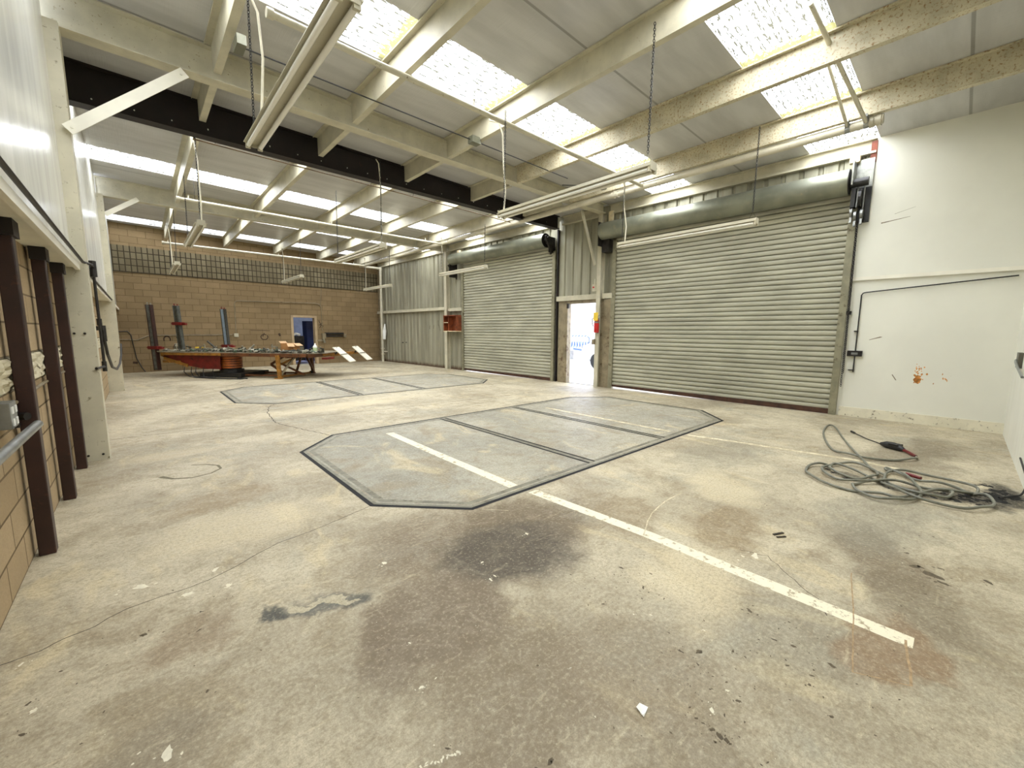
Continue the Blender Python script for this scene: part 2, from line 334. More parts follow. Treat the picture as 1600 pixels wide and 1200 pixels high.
# ------------------------------------------------------------------ mesh builder
NOSPLIT = {'crack', 'spray_mark', 'rust_stain', 'scuff_mark', 'slot', 'rim', 'rim_gap', 'lettering', 'outer_skin', 'curtain', 'handle', 'skirt', 'paint_fleck', 'oil_stain', 'grime_spot', 'rust_line', 'pale_scratch'}
class MB:
    def __init__(s): s.v = []; s.f = []; s.T = None
    def clusters(s, gap=.012):
        """vertex groups whose bounding boxes stand apart"""
        n = len(s.v); p = list(range(n))
        def find(a):
            while p[a] != a: p[a] = p[p[a]]; a = p[a]
            return a
        for f in s.f:
            r = find(f[0])
            for v in f[1:]:
                q = find(v)
                if q != r: p[q] = r
        g = {}
        for v in range(n): g.setdefault(find(v), []).append(v)
        isl = list(g.values())
        if len(isl) > 400: return [list(range(n))]
        bb = [([min(s.v[v][k] for v in i)-gap/2 for k in range(3)], [max(s.v[v][k] for v in i)+gap/2 for k in range(3)]) for i in isl]
        q = list(range(len(isl)))
        def f2(a):
            while q[a] != a: q[a] = q[q[a]]; a = q[a]
            return a
        for a in range(len(isl)):
            for b in range(a+1, len(isl)):
                if all(bb[a][0][k] <= bb[b][1][k] and bb[b][0][k] <= bb[a][1][k] for k in range(3)):
                    x, y = f2(a), f2(b)
                    if x != y: q[y] = x
        out = {}
        for k, i in enumerate(isl): out.setdefault(f2(k), []).extend(i)
        return [sorted(v) for v in out.values()]
    def add(s, vs, fs):
        o = len(s.v)
        for p in vs: s.v.append(tuple(s.T(*p)) if s.T else tuple(p))
        for f in fs: s.f.append(tuple(i+o for i in f))
        return s
    def box(s, x0, x1, y0, y1, z0, z1):
        vs = [(x, y, z) for z in (z0, z1) for y in (y0, y1) for x in (x0, x1)]
        return s.add(vs, [(0,2,3,1),(4,5,7,6),(0,1,5,4),(2,6,7,3),(0,4,6,2),(1,3,7,5)])
    def obox(s, c, ax, ay, az):
        """oriented box: centre + half-axis vectors"""
        c, ax, ay, az = map(Vector, (c, ax, ay, az)); vs = []
        for k in (-1, 1):
            for j in (-1, 1):
                for i in (-1, 1): vs.append(tuple(c+ax*i+ay*j+az*k))
        return s.add(vs, [(0,2,3,1),(4,5,7,6),(0,1,5,4),(2,6,7,3),(0,4,6,2),(1,3,7,5)])
    def bar(s, a, b, w, h, up=(0,0,1)):
        a, b = Vector(a), Vector(b); d = (b-a); L = d.length; d.normalize()
        sd = d.cross(Vector(up)); 
        if sd.length < 1e-3: sd = d.cross(Vector((1,0,0)))
        sd.normalize(); u2 = sd.cross(d)
        return s.obox((a+b)/2, d*L/2, sd*w/2, u2*h/2)
    def tube(s, pts, r, n=10, cap=True, rad=None):
        pts = [Vector(p) for p in pts]; N = len(pts); vs = []; fs = []
        prev = None
        for i, p in enumerate(pts):
            d = (pts[min(i+1, N-1)]-pts[max(i-1, 0)])
            if d.length < 1e-9: d = Vector((0,0,1))
            d.normalize()
            if prev is None:
                a = d.cross(Vector((0,0,1)))
                if a.length < .05: a = d.cross(Vector((1,0,0)))
            else:
                a = prev-d*prev.dot(d)
                if a.length < 1e-6: a = d.orthogonal()
            a.normalize(); prev = a; b = d.cross(a)
            rr = rad[i] if rad else r
            for k in range(n):
                t = 2*math.pi*k/n; vs.append(tuple(p+a*math.cos(t)*rr+b*math.sin(t)*rr))
        for i in range(N-1):
            for k in range(n):
                k2 = (k+1) % n; fs.append((i*n+k, i*n+k2, (i+1)*n+k2, (i+1)*n+k))
        if cap: fs.append(tuple(range(n))[::-1]); fs.append(tuple((N-1)*n+k for k in range(n)))
        return s.add(vs, fs)
    def extr(s, prof, a, b, map3, cap=True):
        """2-D profile extruded from a to b: map3(u, v, w) -> xyz"""
        n = len(prof); vs = [map3(u, v, a) for u, v in prof]+[map3(u, v, b) for u, v in prof]
        fs = [(i, (i+1) % n, n+(i+1) % n, n+i) for i in range(n)]
        if cap: fs += [tuple(range(n))[::-1], tuple(range(n, 2*n))]
        return s.add(vs, fs)
    def strip(s, prof, a, b, map3):
        """open profile, extruded"""
        n = len(prof); vs = [map3(u, v, a) for u, v in prof]+[map3(u, v, b) for u, v in prof]
        return s.add(vs, [(i, i+1, n+i+1, n+i) for i in range(n-1)])
    def ribbon(s, pts, w, z):
        """flat polyline on the floor"""
        N = len(pts); vs = []
        for i in range(N):
            a = Vector(pts[max(i-1, 0)][:2]); b = Vector(pts[min(i+1, N-1)][:2]); d = (b-a).normalized()
            nn = Vector((-d.y, d.x)); p = Vector(pts[i][:2]); ww = w[i] if isinstance(w, list) else w
            vs += [(p.x+nn.x*ww/2, p.y+nn.y*ww/2, z), (p.x-nn.x*ww/2, p.y-nn.y*ww/2, z)]
        return s.add(vs, [(2*i, 2*i+1, 2*i+3, 2*i+2) for i in range(N-1)])
    def build(s, name, mat, parent=None, smooth=False, bevel=0, origin=None):
        if parent is not None and name not in NOSPLIT:
            cl = s.clusters()
            if 1 < len(cl) <= 40:
                out = []
                for vi in cl:
                    idx = {v: k for k, v in enumerate(vi)}; q = MB()
                    q.v = [s.v[v] for v in vi]; q.f = [tuple(idx[v] for v in f) for f in s.f if f[0] in idx]
                    out.append(q.build(name, mat, parent, smooth, bevel, origin))
                return out[0]
        me = bpy.data.meshes.new(name)
        off = Vector((0,0,0))
        if parent is not None:
            off = parent_world(parent)
        if origin is not None: off = Vector(origin)
        me.from_pydata([tuple(Vector(v)-off) for v in s.v], [], s.f); me.update()
        import bmesh
        bm = bmesh.new(); bm.from_mesh(me); bmesh.ops.recalc_face_normals(bm, faces=bm.faces); bm.to_mesh(me); bm.free()
        if smooth:
            for p in me.polygons: p.use_smooth = True
            me.set_sharp_from_angle(angle=R(40))
        me.materials.append(M[mat] if isinstance(mat, str) else mat)
        o = bpy.data.objects.new(name, me); C.objects.link(o)
        if parent is not None: o.parent = parent
        elif origin is not None: o.location = origin
        if bevel:
            bv = o.modifiers.new('bevel', 'BEVEL'); bv.width = bevel; bv.segments = 2; bv.limit_method = 'ANGLE'
        return o

WL = {}
def parent_world(o):
    v = Vector((0,0,0))
    while o is not None: v += o.location; o = o.parent
    return v
def tag(o, label, cat, group=None, kind=None):
    o['label'] = label; o['category'] = cat
    if group: o['group'] = group
    if kind: o['kind'] = kind
    return o
def thing(name, label, cat, loc=(0,0,0), group=None, kind=None):
    o = bpy.data.objects.new(name, None); C.objects.link(o); o.location = loc
    return tag(o, label, cat, group, kind)
def struct(o, label=None):
    o['kind'] = 'structure'
    if label: o['label'] = label
    return o
def copy_tree(o, parent=None):
    c = o.copy(); C.objects.link(c); c.parent = parent
    for ch in list(o.children): copy_tree(ch, c)
    return c

# wall frames:  door-side wall D(d, s, z): d metres into the room, s along it;  back wall B(x, d, z)
def D(d, s, z): return (9.72-.031*s-d, s-.031*d, z)
def B(x, d, z): return (x+.075*d, 19.35+.075*x-d, z)
def mbD(): m = MB(); m.T = D; return m
def mbB(): m = MB(); m.T = B; return m
def zc(x): return 5.02-.018*x            # underside of the roof boards

# ------------------------------------------------------------------ floor
m = MB(); m.box(-.80, 9.95, -.62, 20.4, -.12, 0)
fl = struct(m.build('floor', 'floor'), 'stained concrete shop floor')
def jit(pts, n=6, a=.012):
    out = []
    for i in range(len(pts)-1):
        p, q = Vector(pts[i]), Vector(pts[i+1]); L = (q-p).length
        k = max(2, int(L/.05)) if L < 2 else max(2, int(L/.12))
        for j in range(k):
            t = j/k; r = p.lerp(q, t); out.append((r.x+random.uniform(-a, a), r.y+random.uniform(-a, a)))
    out.append(tuple(pts[-1])); return out
cr1 = [(1.36,3.31),(1.228,3.271),(.934,3.187),(.614,3.133),(.479,3.075),(.352,2.991),(.194,2.924),(.108,2.913),(-.042,2.91),(-.17,2.899),(-.238,2.866),(-.285,2.821),(-.384,2.807),(-.459,2.77),(-.539,2.762),(-.62,2.77)]
cr2 = [(1.939,6.05),(1.683,6.88),(1.547,7.472),(1.636,8.448),(1.786,9.078),(1.93,9.331)]
m = MB(); m.ribbon(jit(cr1, a=.004), .0055, .0006); m.ribbon(jit(cr2, a=.012), .012, .0006)
m.ribbon(jit([(3.0,.9),(3.05,.75),(2.9,.6),(2.75,.42),(2.62,.35)], a=.01), .004, .0006)
m.ribbon(jit([(2.2,12.9),(1.9,13.6),(2.3,14.4)], a=.012), .014, .0006)
m.build('crack', 'crack', fl)
m = MB(); m.ribbon([(-.5,7.72),(2.0,7.6),(4.5,7.3),(7.4,7.17),(9.4,7.1)], .012, .0006); m.build('control_joint', 'crack', fl)
# stripes on the slab outside the pit
m = MB(); m.add([(2.60,2.62,.0007),(2.71,2.62,.0007),(2.66,1.45,.0007),(2.765,1.45,.0007),(2.64,.02,.0007),(2.745,.02,.0007)], [(0,1,3,2),(2,3,5,4)])
m.build('painted_stripe', 'stripe', fl)
m = MB(); m.ribbon([(5.93,2.63),(6.05,2.1),(6.28,.74),(6.2,.2),(6.1,-.31)], .075, .0007); m.build('painted_stripe', 'faded', fl)
m = MB(); m.ribbon([(.05,5.40),(.14,5.25),(.29,5.16),(.45,5.2),(.55,5.32),(.54,5.46),(.45,5.58),(.32,5.66)], [.05,.035,.03,.025,.025,.03,.025,.02], .0007)
m.build('tyre_ring', simple('ring_stain', srgb(112,104,82), .8, 0, .2, 30), fl)

WF = [(-0.042, 1.763, 0.045), (0.24, 3.034, 0.04), (0.092, 2.842, 0.04), (-0.108, 3.107, 0.05), (0.276, 2.782, 0.04), (-0.509, 2.71, 0.02), (-0.426, 2.329, 0.02), (1.548, 1.981, 0.02), (1.472, 1.796, 0.025), (1.515, 1.811, 0.02), (0.772, 1.404, 0.018), (0.84, 1.403, 0.01), (2.037, 2.063, 0.03), (2.986, 0.81, 0.06), (1.726, 0.529, 0.015), (1.583, 0.535, 0.02), (1.915, 0.984, 0.012), (0.854, 1.663, 0.012), (1.85, 1.049, 0.01), (1.066, 2.398, 0.03), (1.211, 0.83, 0.006), (2.012, 0.745, 0.01), (3.652, -0.129, 0.01), (3.627, 0.129, 0.008)]
DF = [(1.853, 0.702, 0.017), (1.772, 0.673, 0.012), (1.788, 0.765, 0.01), (2.352, 0.643, 0.022), (1.501, 0.56, 0.01), (1.501, 0.535, 0.01), (1.5, 0.501, 0.012), (1.496, 0.472, 0.018), (1.497, 0.445, 0.014), (1.707, 0.477, 0.013), (1.796, 1.208, 0.012), (2.18, 1.342, 0.02), (-0.438, 2.212, 0.018), (-0.447, 2.389, 0.016), (0.107, 2.443, 0.018), (-0.1, 2.587, 0.02), (0.095, 1.984, 0.012), (0.31, 2.089, 0.008), (2.101, 1.137, 0.02), (3.638, 0.069, 0.05), (3.58, -0.021, 0.06), (3.51, -0.064, 0.04), (3.736, -0.248, 0.03), (2.163, 1.813, 0.01), (2.207, 0.484, 0.015), (1.221, 1.155, 0.008), (2.071, 0.396, 0.01), (1.974, 0.594, 0.014), (2.229, 0.409, 0.012), (2.023, 0.302, 0.012), (1.91, 0.205, 0.012), (0.552, 1.534, 0.006), (0.711, 1.112, 0.012), (0.955, 0.834, 0.02), (2.224, 0.259, 0.02)]
m = MB(); rf = random.Random(11)
def fleck(m, x, y, r, z=.0009):
    n = 11; a0 = rf.uniform(0, 3); el = rf.uniform(.35, .7)
    pts = []
    for i in range(n):
        t = 2*math.pi*i/n; rr = r*rf.uniform(.55, 1.15); px, py = math.cos(t)*rr, math.sin(t)*rr*el
        pts.append((x+px*math.cos(a0)-py*math.sin(a0), y+px*math.sin(a0)+py*math.cos(a0), z))
    m.add([(x, y, z)]+pts, [(0, 1+i, 1+(i+1) % n) for i in range(n)])
for x, y, r in WF:
    fleck(m, x, y, r*.8)
    for k in range(5): fleck(m, x+rf.gauss(0, r*1.3), y+rf.gauss(0, r*.7), r*rf.uniform(.06, .25))
for k in range(14): fleck(m, .608+.13*k/13+rf.gauss(0,.004), 1.119-.05*k/13+rf.gauss(0,.004), .008)
for k in range(240):
    x, y = rf.uniform(-.4, 4.5), rf.uniform(-.1, 5); fleck(m, x, y, rf.uniform(.0012, .004))
m.build('paint_fleck', simple('white_paint_fleck', srgb(220,214,190), .7, 0, .06, 40), fl)
m = MB()
for x, y, r in DF:
    fleck(m, x, y, r)
    for k in range(4): fleck(m, x+rf.gauss(0, r*1.8), y+rf.gauss(0, r*1.2), r*rf.uniform(.1, .4))
for cx, cy, sx, sy, n in [(1.7,.6,.18,.22,60),(2.1,1.2,.15,.15,45),(3.5,-.03,.35,.1,50),(2.2,.35,.25,.15,50),(1.7,2.0,.4,.3,40),(3.1,1.4,.5,.3,40),(0,2.6,.3,.3,40),(4.2,.9,.6,.4,40)]:
    for k in range(n): fleck(m, cx+rf.gauss(0, sx), cy+rf.gauss(0, sy), abs(rf.gauss(.003, .003))+.0015)
m.build('grime_spot', simple('dark_grime', srgb(92,80,58), .7, 0, .2, 40), fl)
m = MB()
bp = [(5.86,-.47,.05),(5.98,-.47,.06),(6.1,-.41,.07),(6.0,-.38,.08),(5.85,-.36,.09),(5.72,-.33,.08),(5.9,-.44,.08),(6.22,-.27,.05),(6.2,-.31,.04),(5.6,-.25,.07),(5.52,-.18,.07),(5.47,-.08,.07),(5.44,.02,.06),(5.42,.12,.06),(5.42,.22,.05),(5.44,.32,.05),(5.47,.4,.04),(5.38,.62,.04),(5.42,.7,.04),(5.5,.8,.04),(5.6,.88,.03),(5.78,-.28,.06),(5.66,-.16,.05),(5.6,-.02,.04),(5.45,-.24,.05)]
for x, y, r in bp:
    for k in range(9): fleck(m, x+rf.gauss(0, r*.6), y+rf.gauss(0, r*.45), r*rf.uniform(.25, .8), .0009+rf.random()*.0004)
    for k in range(8): fleck(m, x+rf.gauss(0, r*1.2), y+rf.gauss(0, r*.9), r*rf.uniform(.05, .2), .0009)
m.build('oil_stain', simple('black_oil_stain', srgb(22,21,17), .95, 0, .3, 14), fl)
m = MB(); m.ribbon(jit([(3.229,.336),(2.7,.25),(2.249,.19)], a=.002), .006, .0008); m.ribbon(jit([(2.346,.004),(2.695,.048)], a=.003), .010, .0008); m.ribbon(jit([(2.249,.19),(2.346,.004)], a=.003), .006, .0008)
m.build('rust_line', simple('rust_line', srgb(170,144,108), .8, 0, .2, 30), fl)
m = MB(); m.ribbon(jit([(3.693,1.658),(3.4,1.67),(3.099,1.626),(2.9,1.56),(2.68,1.47)], a=.004), .009, .0008); m.ribbon(jit([(2.05,2.62),(2.2,2.45)], a=.003), .006, .0008)
m.build('pale_scratch', 'faded', fl)

# pits: octagonal covers
def octagon(cx0, cy0):
    # corner order P1..P8 as built, local offsets measured from the lower left
    return [(cx0-.02, cy0+2.75), (cx0-.02, cy0+.64), (cx0+.60, cy0), (cx0+6.02, cy0), (cx0+6.72, cy0+.66), (cx0+6.72, cy0+2.86), (cx0+6.02, cy0+3.42), (cx0+.58, cy0+3.38)]
def inset(poly, d):
    n = len(poly); out = []
    for i in range(n):
        p, q, r = Vector(poly[i-1]), Vector(poly[i]), Vector(poly[(i+1) % n])
        a = (q-p).normalized(); b = (r-q).normalized()
        na = Vector((-a.y, a.x)); nb = Vector((-b.y, b.x)); bis = (na+nb).normalized()
        out.append(tuple(q+bis*(d/max(.3, bis.dot(na)))))
    return out
def ring(m, outer, inner, z):
    n = len(outer)
    m.add([(x, y, z) for x, y in outer]+[(x, y, z) for x, y in inner], [(i, (i+1) % n, n+(i+1) % n, n+i) for i in range(n)])
def pit(cx0, cy0, label, stripes, split=False):
    oc = octagon(cx0, cy0)
    t = thing('pit_cover', label, 'pit cover', (cx0+3, cy0+1.7, 0), 'octagonal pit covers')
    i1, i2, i3 = inset(oc, .042), inset(oc, .075), inset(oc, .16)
    m = MB(); m.add([(x, y, .0012) for x, y in i1]+[(x, y, -.0) for x, y in i1], [tuple(range(8))]); m.build('slab', 'pit', t)
    m = MB(); ring(m, oc, i1, .0018); m.build('rim_gap', 'slotdark', t)
    m = MB(); ring(m, i1, i2, .0022); ring(m, inset(oc, .10), inset(oc, .155), .0022); m.build('rim', 'rimsteel', t)
    for sx in (cx0+2.42, cx0+4.1):
        m = MB()
        for dx in (-.05, .05): m.ribbon([(sx+dx, cy0+.12), (sx+dx, cy0+3.3)], .034, .0026)
        m.build('slot', 'slotdark', t)
        m = MB(); m.ribbon([(sx, cy0+.12), (sx, cy0+3.3)], .06, .0024); m.build('slot_bar', 'rimsteel', t)
    if stripes:
        m = MB(); m.ribbon([(2.60, 2.82), (2.61, 4.2), (2.64, 5.6)], .115, .003); m.build('painted_stripe', 'stripe', t)
        m = MB(); m.ribbon([(5.93, 2.9), (5.93, 5.5)], .075, .003); m.build('painted_stripe', 'faded', t)
    return t
pit(1.38, 2.66, 'large octagonal concrete pit cover in front, dark rim, crossed by white painted stripe', True)
pit(1.37, 9.36, 'octagonal concrete pit cover farther back, before the ochre machine, no stripe', False)

# ------------------------------------------------------------------ ceiling with skylight strips
strips = [(1.30, 2.28), (4.48, 5.42), (8.55, 9.48), (11.72, 12.62), (14.85, 15.75), (18.1, 18.98)]
ys = [-.6]
for a, b in strips: ys += [a, b]
ys.append(20.4)
m = MB()
for i in range(0, len(ys), 2):
    a, b = ys[i], ys[i+1]
    m.extr([(-.7, zc(-.7)), (9.8, zc(9.8)), (9.8, zc(9.8)+.06), (-.7, zc(-.7)+.06)], a, b, lambda u, v, w: (u, w, v))
struct(m.build('ceiling', 'ceiling'), 'white roof boards')
PX = [.95, 2.68, 4.40, 6.12, 7.84]           # purlin positions
bays = [(-.7, PX[0])]+[(PX[i], PX[i+1]) for i in range(4)]+[(PX[4], 9.72)]
wn = 1
for (a, b) in strips:
    for (x0, x1) in bays:
        m = MB(); n = 28; vs = []; fs = []
        for j in range(n+1):
            y = a-.02+(b-a+.04)*j/n; dz = .008*math.cos(j*math.pi)
            vs += [(x0, y, zc(x0)+.035+dz), (x1, y, zc(x1)+.035+dz)]
        fs = [(2*j, 2*j+1, 2*j+3, 2*j+2) for j in range(n)]
        m.add(vs, fs)
        struct(m.build('window_%d' % wn, 'sky_moss' if a < 6 and x1 < 9 else 'sky', None, False, 0, (x0, a, zc(x0))), 'translucent corrugated roof light'); wn += 1
    # daylight above each strip of roof lights
    ld = bpy.data.lights.new('roof_daylight', 'AREA'); ld.shape = 'RECTANGLE'; ld.size = 10.3; ld.size_y = (b-a)
    ld.energy = 250 * (b-a)/.95 * (.4 if a > 18 else 1); ld.color = (.97, .985, 1)
    lo = bpy.data.objects.new('roof_daylight', ld); C.objects.link(lo)
    lo.location = (4.55, (a+b)/2, zc(4.55)+.12); lo.rotation_euler = (0, math.atan(.018), 0)

# ------------------------------------------------------------------ structural steel
def zprof(x, y0, y1, h=.30, mat='beam', name='roof_purlin', label='', group=None):
    """Z purlin running along y"""
    zt = zc(x)-.002; zb = zt-h
    pr = [(x-.0, zb), (x+.085, zb), (x+.085, zb+.02), (x+.075, zb+.02), (x+.075, zb+.008), (x+.008, zb+.008), (x+.008, zt), (x-.075, zt), (x-.075, zt-.02), (x-.067, zt-.02), (x-.067, zt-.008), (x, zt-.008)]
    m = MB(); m.extr(pr, y0, y1, lambda u, v, w: (u, w, v))
    o = m.build(name, mat, None, False, 0, (x, (y0+y1)/2, zb))
    return tag(o, label, 'roof beam', group)
ordn = ['nearest the left wall', 'second from the left wall', 'in the middle of its row', 'second from the roll-up doors', 'nearest the roll-up doors']
rows = [(-.6, 6.63, 'cream roof beam between near wall and white girder, ', 'roof beams of the near bay'),
        (6.87, 8.24, 'short cream roof beam stub beside the black beam, ', 'short roof beams beside the black beam'),
        (8.46, 13.86, 'cream roof beam between black beam and far girder, ', 'roof beams of the middle bay'),
        (14.1, 19.35, 'cream steel roof beam between far girder and block wall, ', 'roof beams of the far bay')]
for (y0, y1, lab, grp) in rows:
    for k, x in enumerate(PX):
        mt = 'rustbeam' if (k >= 3 and y0 < 1) else 'beam'
        y1b = y1+.06*x if y1 > 19 else y1
        zprof(x, y0, y1b, .31, mt, 'roof_purlin', lab+ordn[k], grp)
def girder(yc, w, x0, x1, zb, mat, label, name='roof_girder'):
    t = thing(name, label, 'girder', ((x0+x1)/2, yc, zb))
    m = MB(); m.extr([(x0, zb+.012), (x1, zb+.012), (x1, zc(x1)-.012), (x0, zc(x0)-.012)], yc-.012, yc+.012, lambda u, v, q: (u, q, v)); m.build('web', mat, t)
    m = MB(); m.box(x0, x1, yc-w/2, yc+w/2, zb, zb+.014); m.build('bottom_flange', mat, t)
    m = MB(); m.extr([(x0, zc(x0)-.016), (x1, zc(x1)-.016), (x1, zc(x1)-.002), (x0, zc(x0)-.002)], yc-w/2, yc+w/2, lambda u, v, q: (u, q, v)); m.build('top_flange', mat, t)
    return t
girder(6.75, .20, -.5, 9.35, 4.62, 'beam', 'long white steel girder crossing the near ceiling')
girder(13.98, .20, -.5, 9.2, 4.60, 'beam', 'white steel girder crossing the far half of the ceiling')
bb = girder(8.35, .20, -.5, 9.35, 4.50, 'blackbeam', 'black-brown steel beam crossing the ceiling behind the white girder', 'roof_beam')
m = MB()
for i in range(22):
    x = -.2+i*.43+random.uniform(-.05, .05)
    m.tube([(x, 8.335, 4.62+random.uniform(-.02, .02)), (x, 8.325, 4.62)], .009, 6)
m.build('light_dot', 'whiteplastic', bb)  # white discs painted as spots of light through holes in the beam
# eave beams along the door side
for (s0, s1, lab) in [(1.33, 6.62, 'cream eave beam above the large right roll-up door'), (8.5, 13.9, 'cream eave beam above the left roll-up door'), (14.1, 20.0, 'cream eave beam above the ribbed wall in the far corner'), (6.9, 8.2, 'short cream eave beam above the open doorway')]:
    m = mbD(); zt = 4.84
    m.box(0.0, .02, s0, s1, zt-.24, zt); m.box(.02, .10, s0, s1, zt-.24, zt-.225); m.box(.02, .10, s0, s1, zt-.015, zt); m.box(.09, .10, s0, s1, zt-.225, zt-.205)
    tag(m.build('eave_beam', 'beam', None, False, 0, D(0, (s0+s1)/2, 4.6)), lab, 'roof beam', 'eave beams')

# ------------------------------------------------------------------ door-side wall (image right)
def ribbed(m, s0, s1, z0, z1, per=.30, ph=0):
    """panel with recessed flutes, facing the room"""
    pts = [(0, s0)]; k = math.floor((s0-ph)/per)
    while True:
        c = ph+k*per
        for q, d in ((-.045, 0), (-.022, -.035), (.022, -.035), (.045, 0)):
            s = c+q
            if s0 < s < s1: pts.append((d, s))
        k += 1
        if ph+k*per-.05 > s1: break
    pts.append((0, s1)); m.strip(pts, z0, z1, lambda d, s, z: (d, s, z))
wall_parts = [(12.98, 20.25, 0, 4.9), (7.98, 8.42, 0, 4.9), (6.75, 7.98, 2.40, 4.9), (6.42, 6.75, 0, 4.9), (1.2, 6.42, 3.9, 4.98), (8.42, 12.98, 3.9, 4.9)]
m = mbD()
for a in wall_parts: ribbed(m, *a)
w = struct(m.build('wall_right', 'metalwall'), 'ribbed steel wall with the roll-up doors')
# outer skin stops outdoor light from leaking
m = mbD()
for (a, b, c, d) in wall_parts: m.box(-.08, -.05, a, b, c, d)
m.build('outer_skin', 'metalwall', w)
# white plywood part near the corner
m = mbD()
m.box(-.08, .05, -.6, 1.47, 2.50, 3.46); m.box(-.08, .05, -.6, 1.33, 3.46, 5.1); m.box(-.08, .03, -.6, 1.50, 0, 2.50); m.box(-.08, .0, 1.30, 1.50, 2.5, 3.95)
wr = struct(m.build('wall_right_white', 'white_wall'), 'white plywood wall beside the right roll-up door')
m = mbD(); m.box(.03, .075, -.55, 1.46, 2.46, 2.52); m.build('ledge_trim', 'whitetrim', wr)
def blot(m, fn, c, r, n=14, sq=1.0, seed=0):
    rnd = random.Random(seed); pts = [(c[0]+math.cos(2*math.pi*i/n)*r*rnd.uniform(.5, 1.2), c[1]+math.sin(2*math.pi*i/n)*r*sq*rnd.uniform(.5, 1.2)) for i in range(n)]
    m.add([fn(*p) for p in pts], [tuple(range(n))])
m = mbD()
for i in range(34):
    tt = random.random(); blot(m, lambda s, z: (.0305, s, z), (.50-.06*math.sin(tt*3)+random.gauss(0, .03), .72+.30*tt+random.gauss(0, .01)), .008+.02*random.random()*(1-tt), 7, 1.2, i)
for i in range(5): blot(m, lambda s, z: (.0305, s, z), (.47+random.gauss(0, .02), .75+random.gauss(0, .03)), .035, 9, 1.3, 50+i)
for i in range(8): blot(m, lambda s, z: (.0305, s, z), (.16+random.gauss(0, .04), .78+random.gauss(0, .04)), .008, 5, 2.4, 80+i)
m.build('rust_stain', simple('rust_stain', srgb(205,140,70), .8, 0, .3, 30), wr)
m = mbD()
m.add([(.0305, 1.14, 1.405), (.0305, .98, 1.455), (.0305, .97, 1.465), (.0305, 1.0, 1.468), (.0305, 1.1, 1.43), (.0305, 1.145, 1.412)], [(0,1,2,3,4,5)])
m.add([(.0505, 1.16, 3.40), (.0505, .8, 3.455), (.0505, .8, 3.46), (.0505, 1.1, 3.425), (.0505, 1.16, 3.42)], [(0,1,2,3,4)])
m.add([(.0505, 1.0, 3.53), (.0505, .75, 3.60), (.0505, .75, 3.603), (.0505, 1.0, 3.535)], [(0,1,2,3)])
m.add([(.0305, .78, .82), (.0305, .72, .72), (.0305, .735, .72), (.0305, .79, .81)], [(0,1,2,3)])
m.build('scuff_mark', simple('scuff', srgb(128,118,94), .8, 0, .2, 30), wr)
m = mbD(); m.box(.03, .05, -.55, 1.46, 0, .17)
struct(m.build('baseboard_right', simple('scuffed_white_board', srgb(222,216,192), .5, 0, .06, 5, srgb(110,100,76), .22, 16)), 'white plank along the foot of the wall')
# near wall, behind the camera, reaching the right edge of the picture
m = MB(); m.box(-.6, 9.9, -.66, -.54, 0, 5.15)
wf = struct(m.build('wall_front', 'white_wall'), 'white near wall at the right edge')

# wall outlets on the white walls
t = thing('wall_outlet', 'grey metal outlet box on the white wall at right picture edge', 'outlet', (8.58, -.52, 1.17))
m = MB(); m.box(8.44, 8.74, -.54, -.50, 1.08, 1.28); m.build('box', simple('grey_box_paint', srgb(92,88,74), .5, .2, .1, 9), t)
m = MB(); m.tube([(8.58,-.49,1.18),(8.50,-.485,1.16),(8.2,-.49,1.10),(7.6,-.50,1.02)], .014, 8); m.build('cable', 'galv', t, True)

t = thing('wall_conduit', 'thin black conduit bent along the white wall to a junction box', 'conduit', D(.05, 1.31, 1.16))
m = mbD(); m.tube([(.065, 1.31, .82), (.065, 1.31, 2.20), (.065, 1.29, 2.235), (.065, 1.25, 2.245), (.065, -.45, 2.385)], .010, 8); m.build('conduit', 'black', t, True)
m = mbD(); m.box(.03, .10, 1.21, 1.42, 1.11, 1.21); m.build('junction_box', 'darksteel', t, False, .004)
m = mbD(); m.box(.10, .112, 1.27, 1.36, 1.14, 1.18); m.build('switch', 'galv', t)
m = mbD(); m.box(.03, .09, 1.30, 1.38, .85, .865); m.box(.03, .09, 1.30, 1.36, 1.55, 1.57); m.build('clip', 'darksteel', t)

# girts and door header
for (s0, s1, zl, lab) in [(12.98, 13.95, 2.30, 'short white horizontal rail above the wooden wall shelf'), (14.05, 20.2, 2.36, 'long white horizontal rail across the far ribbed wall')]:
    m = mbD(); m.box(.0, .10, s0, s1, zl, zl+.12); m.box(.09, .13, s0, s1, zl, zl+.02)
    tag(m.build('wall_rail', 'beam', None, False, 0, D(0, (s0+s1)/2, zl)), lab, 'wall rail', 'horizontal wall rails')
m = mbD(); m.box(.0, .12, 6.42, 6.72, 2.42, 2.56); m.box(.0, .12, 6.84, 8.33, 2.42, 2.56)
tag(m.build('wall_rail', 'beam', None, False, 0, D(0, 7.4, 2.42)), 'white horizontal rail directly above the open doorway', 'wall rail', 'horizontal wall rails')
# columns at the door side
def col(s, zt, w, d, mat, label, name='wall_column'):
    m = mbD(); m.box(.02, .03+d, s-.012, s+.012, 0, zt); m.box(.02+d, .04+d, s-w/2, s+w/2, 0, zt); m.box(.0, .02, s-w/2, s+w/2, 0, zt)
    return tag(m.build(name, mat, None, False, 0, D(0, s, 0)), label, 'column')
col(13.98, 4.6, .15, .14, 'beam', 'white steel column beside the wooden wall shelf')
col(6.80, 4.62, .12, .16, 'beam', 'cream steel column between open doorway and right roll-up door')
col(8.36, 4.5, .04, .03, 'blackbeam', 'dark steel column left of the open doorway')
# far corner column strip
m = mbD(); m.box(.0, .06, 19.75, 19.98, 0, 4.6); tag(m.build('corner_post', 'jamb', None, False, 0, D(0, 19.8, 0)), 'grey steel strip in the far corner behind the white pipe', 'post')
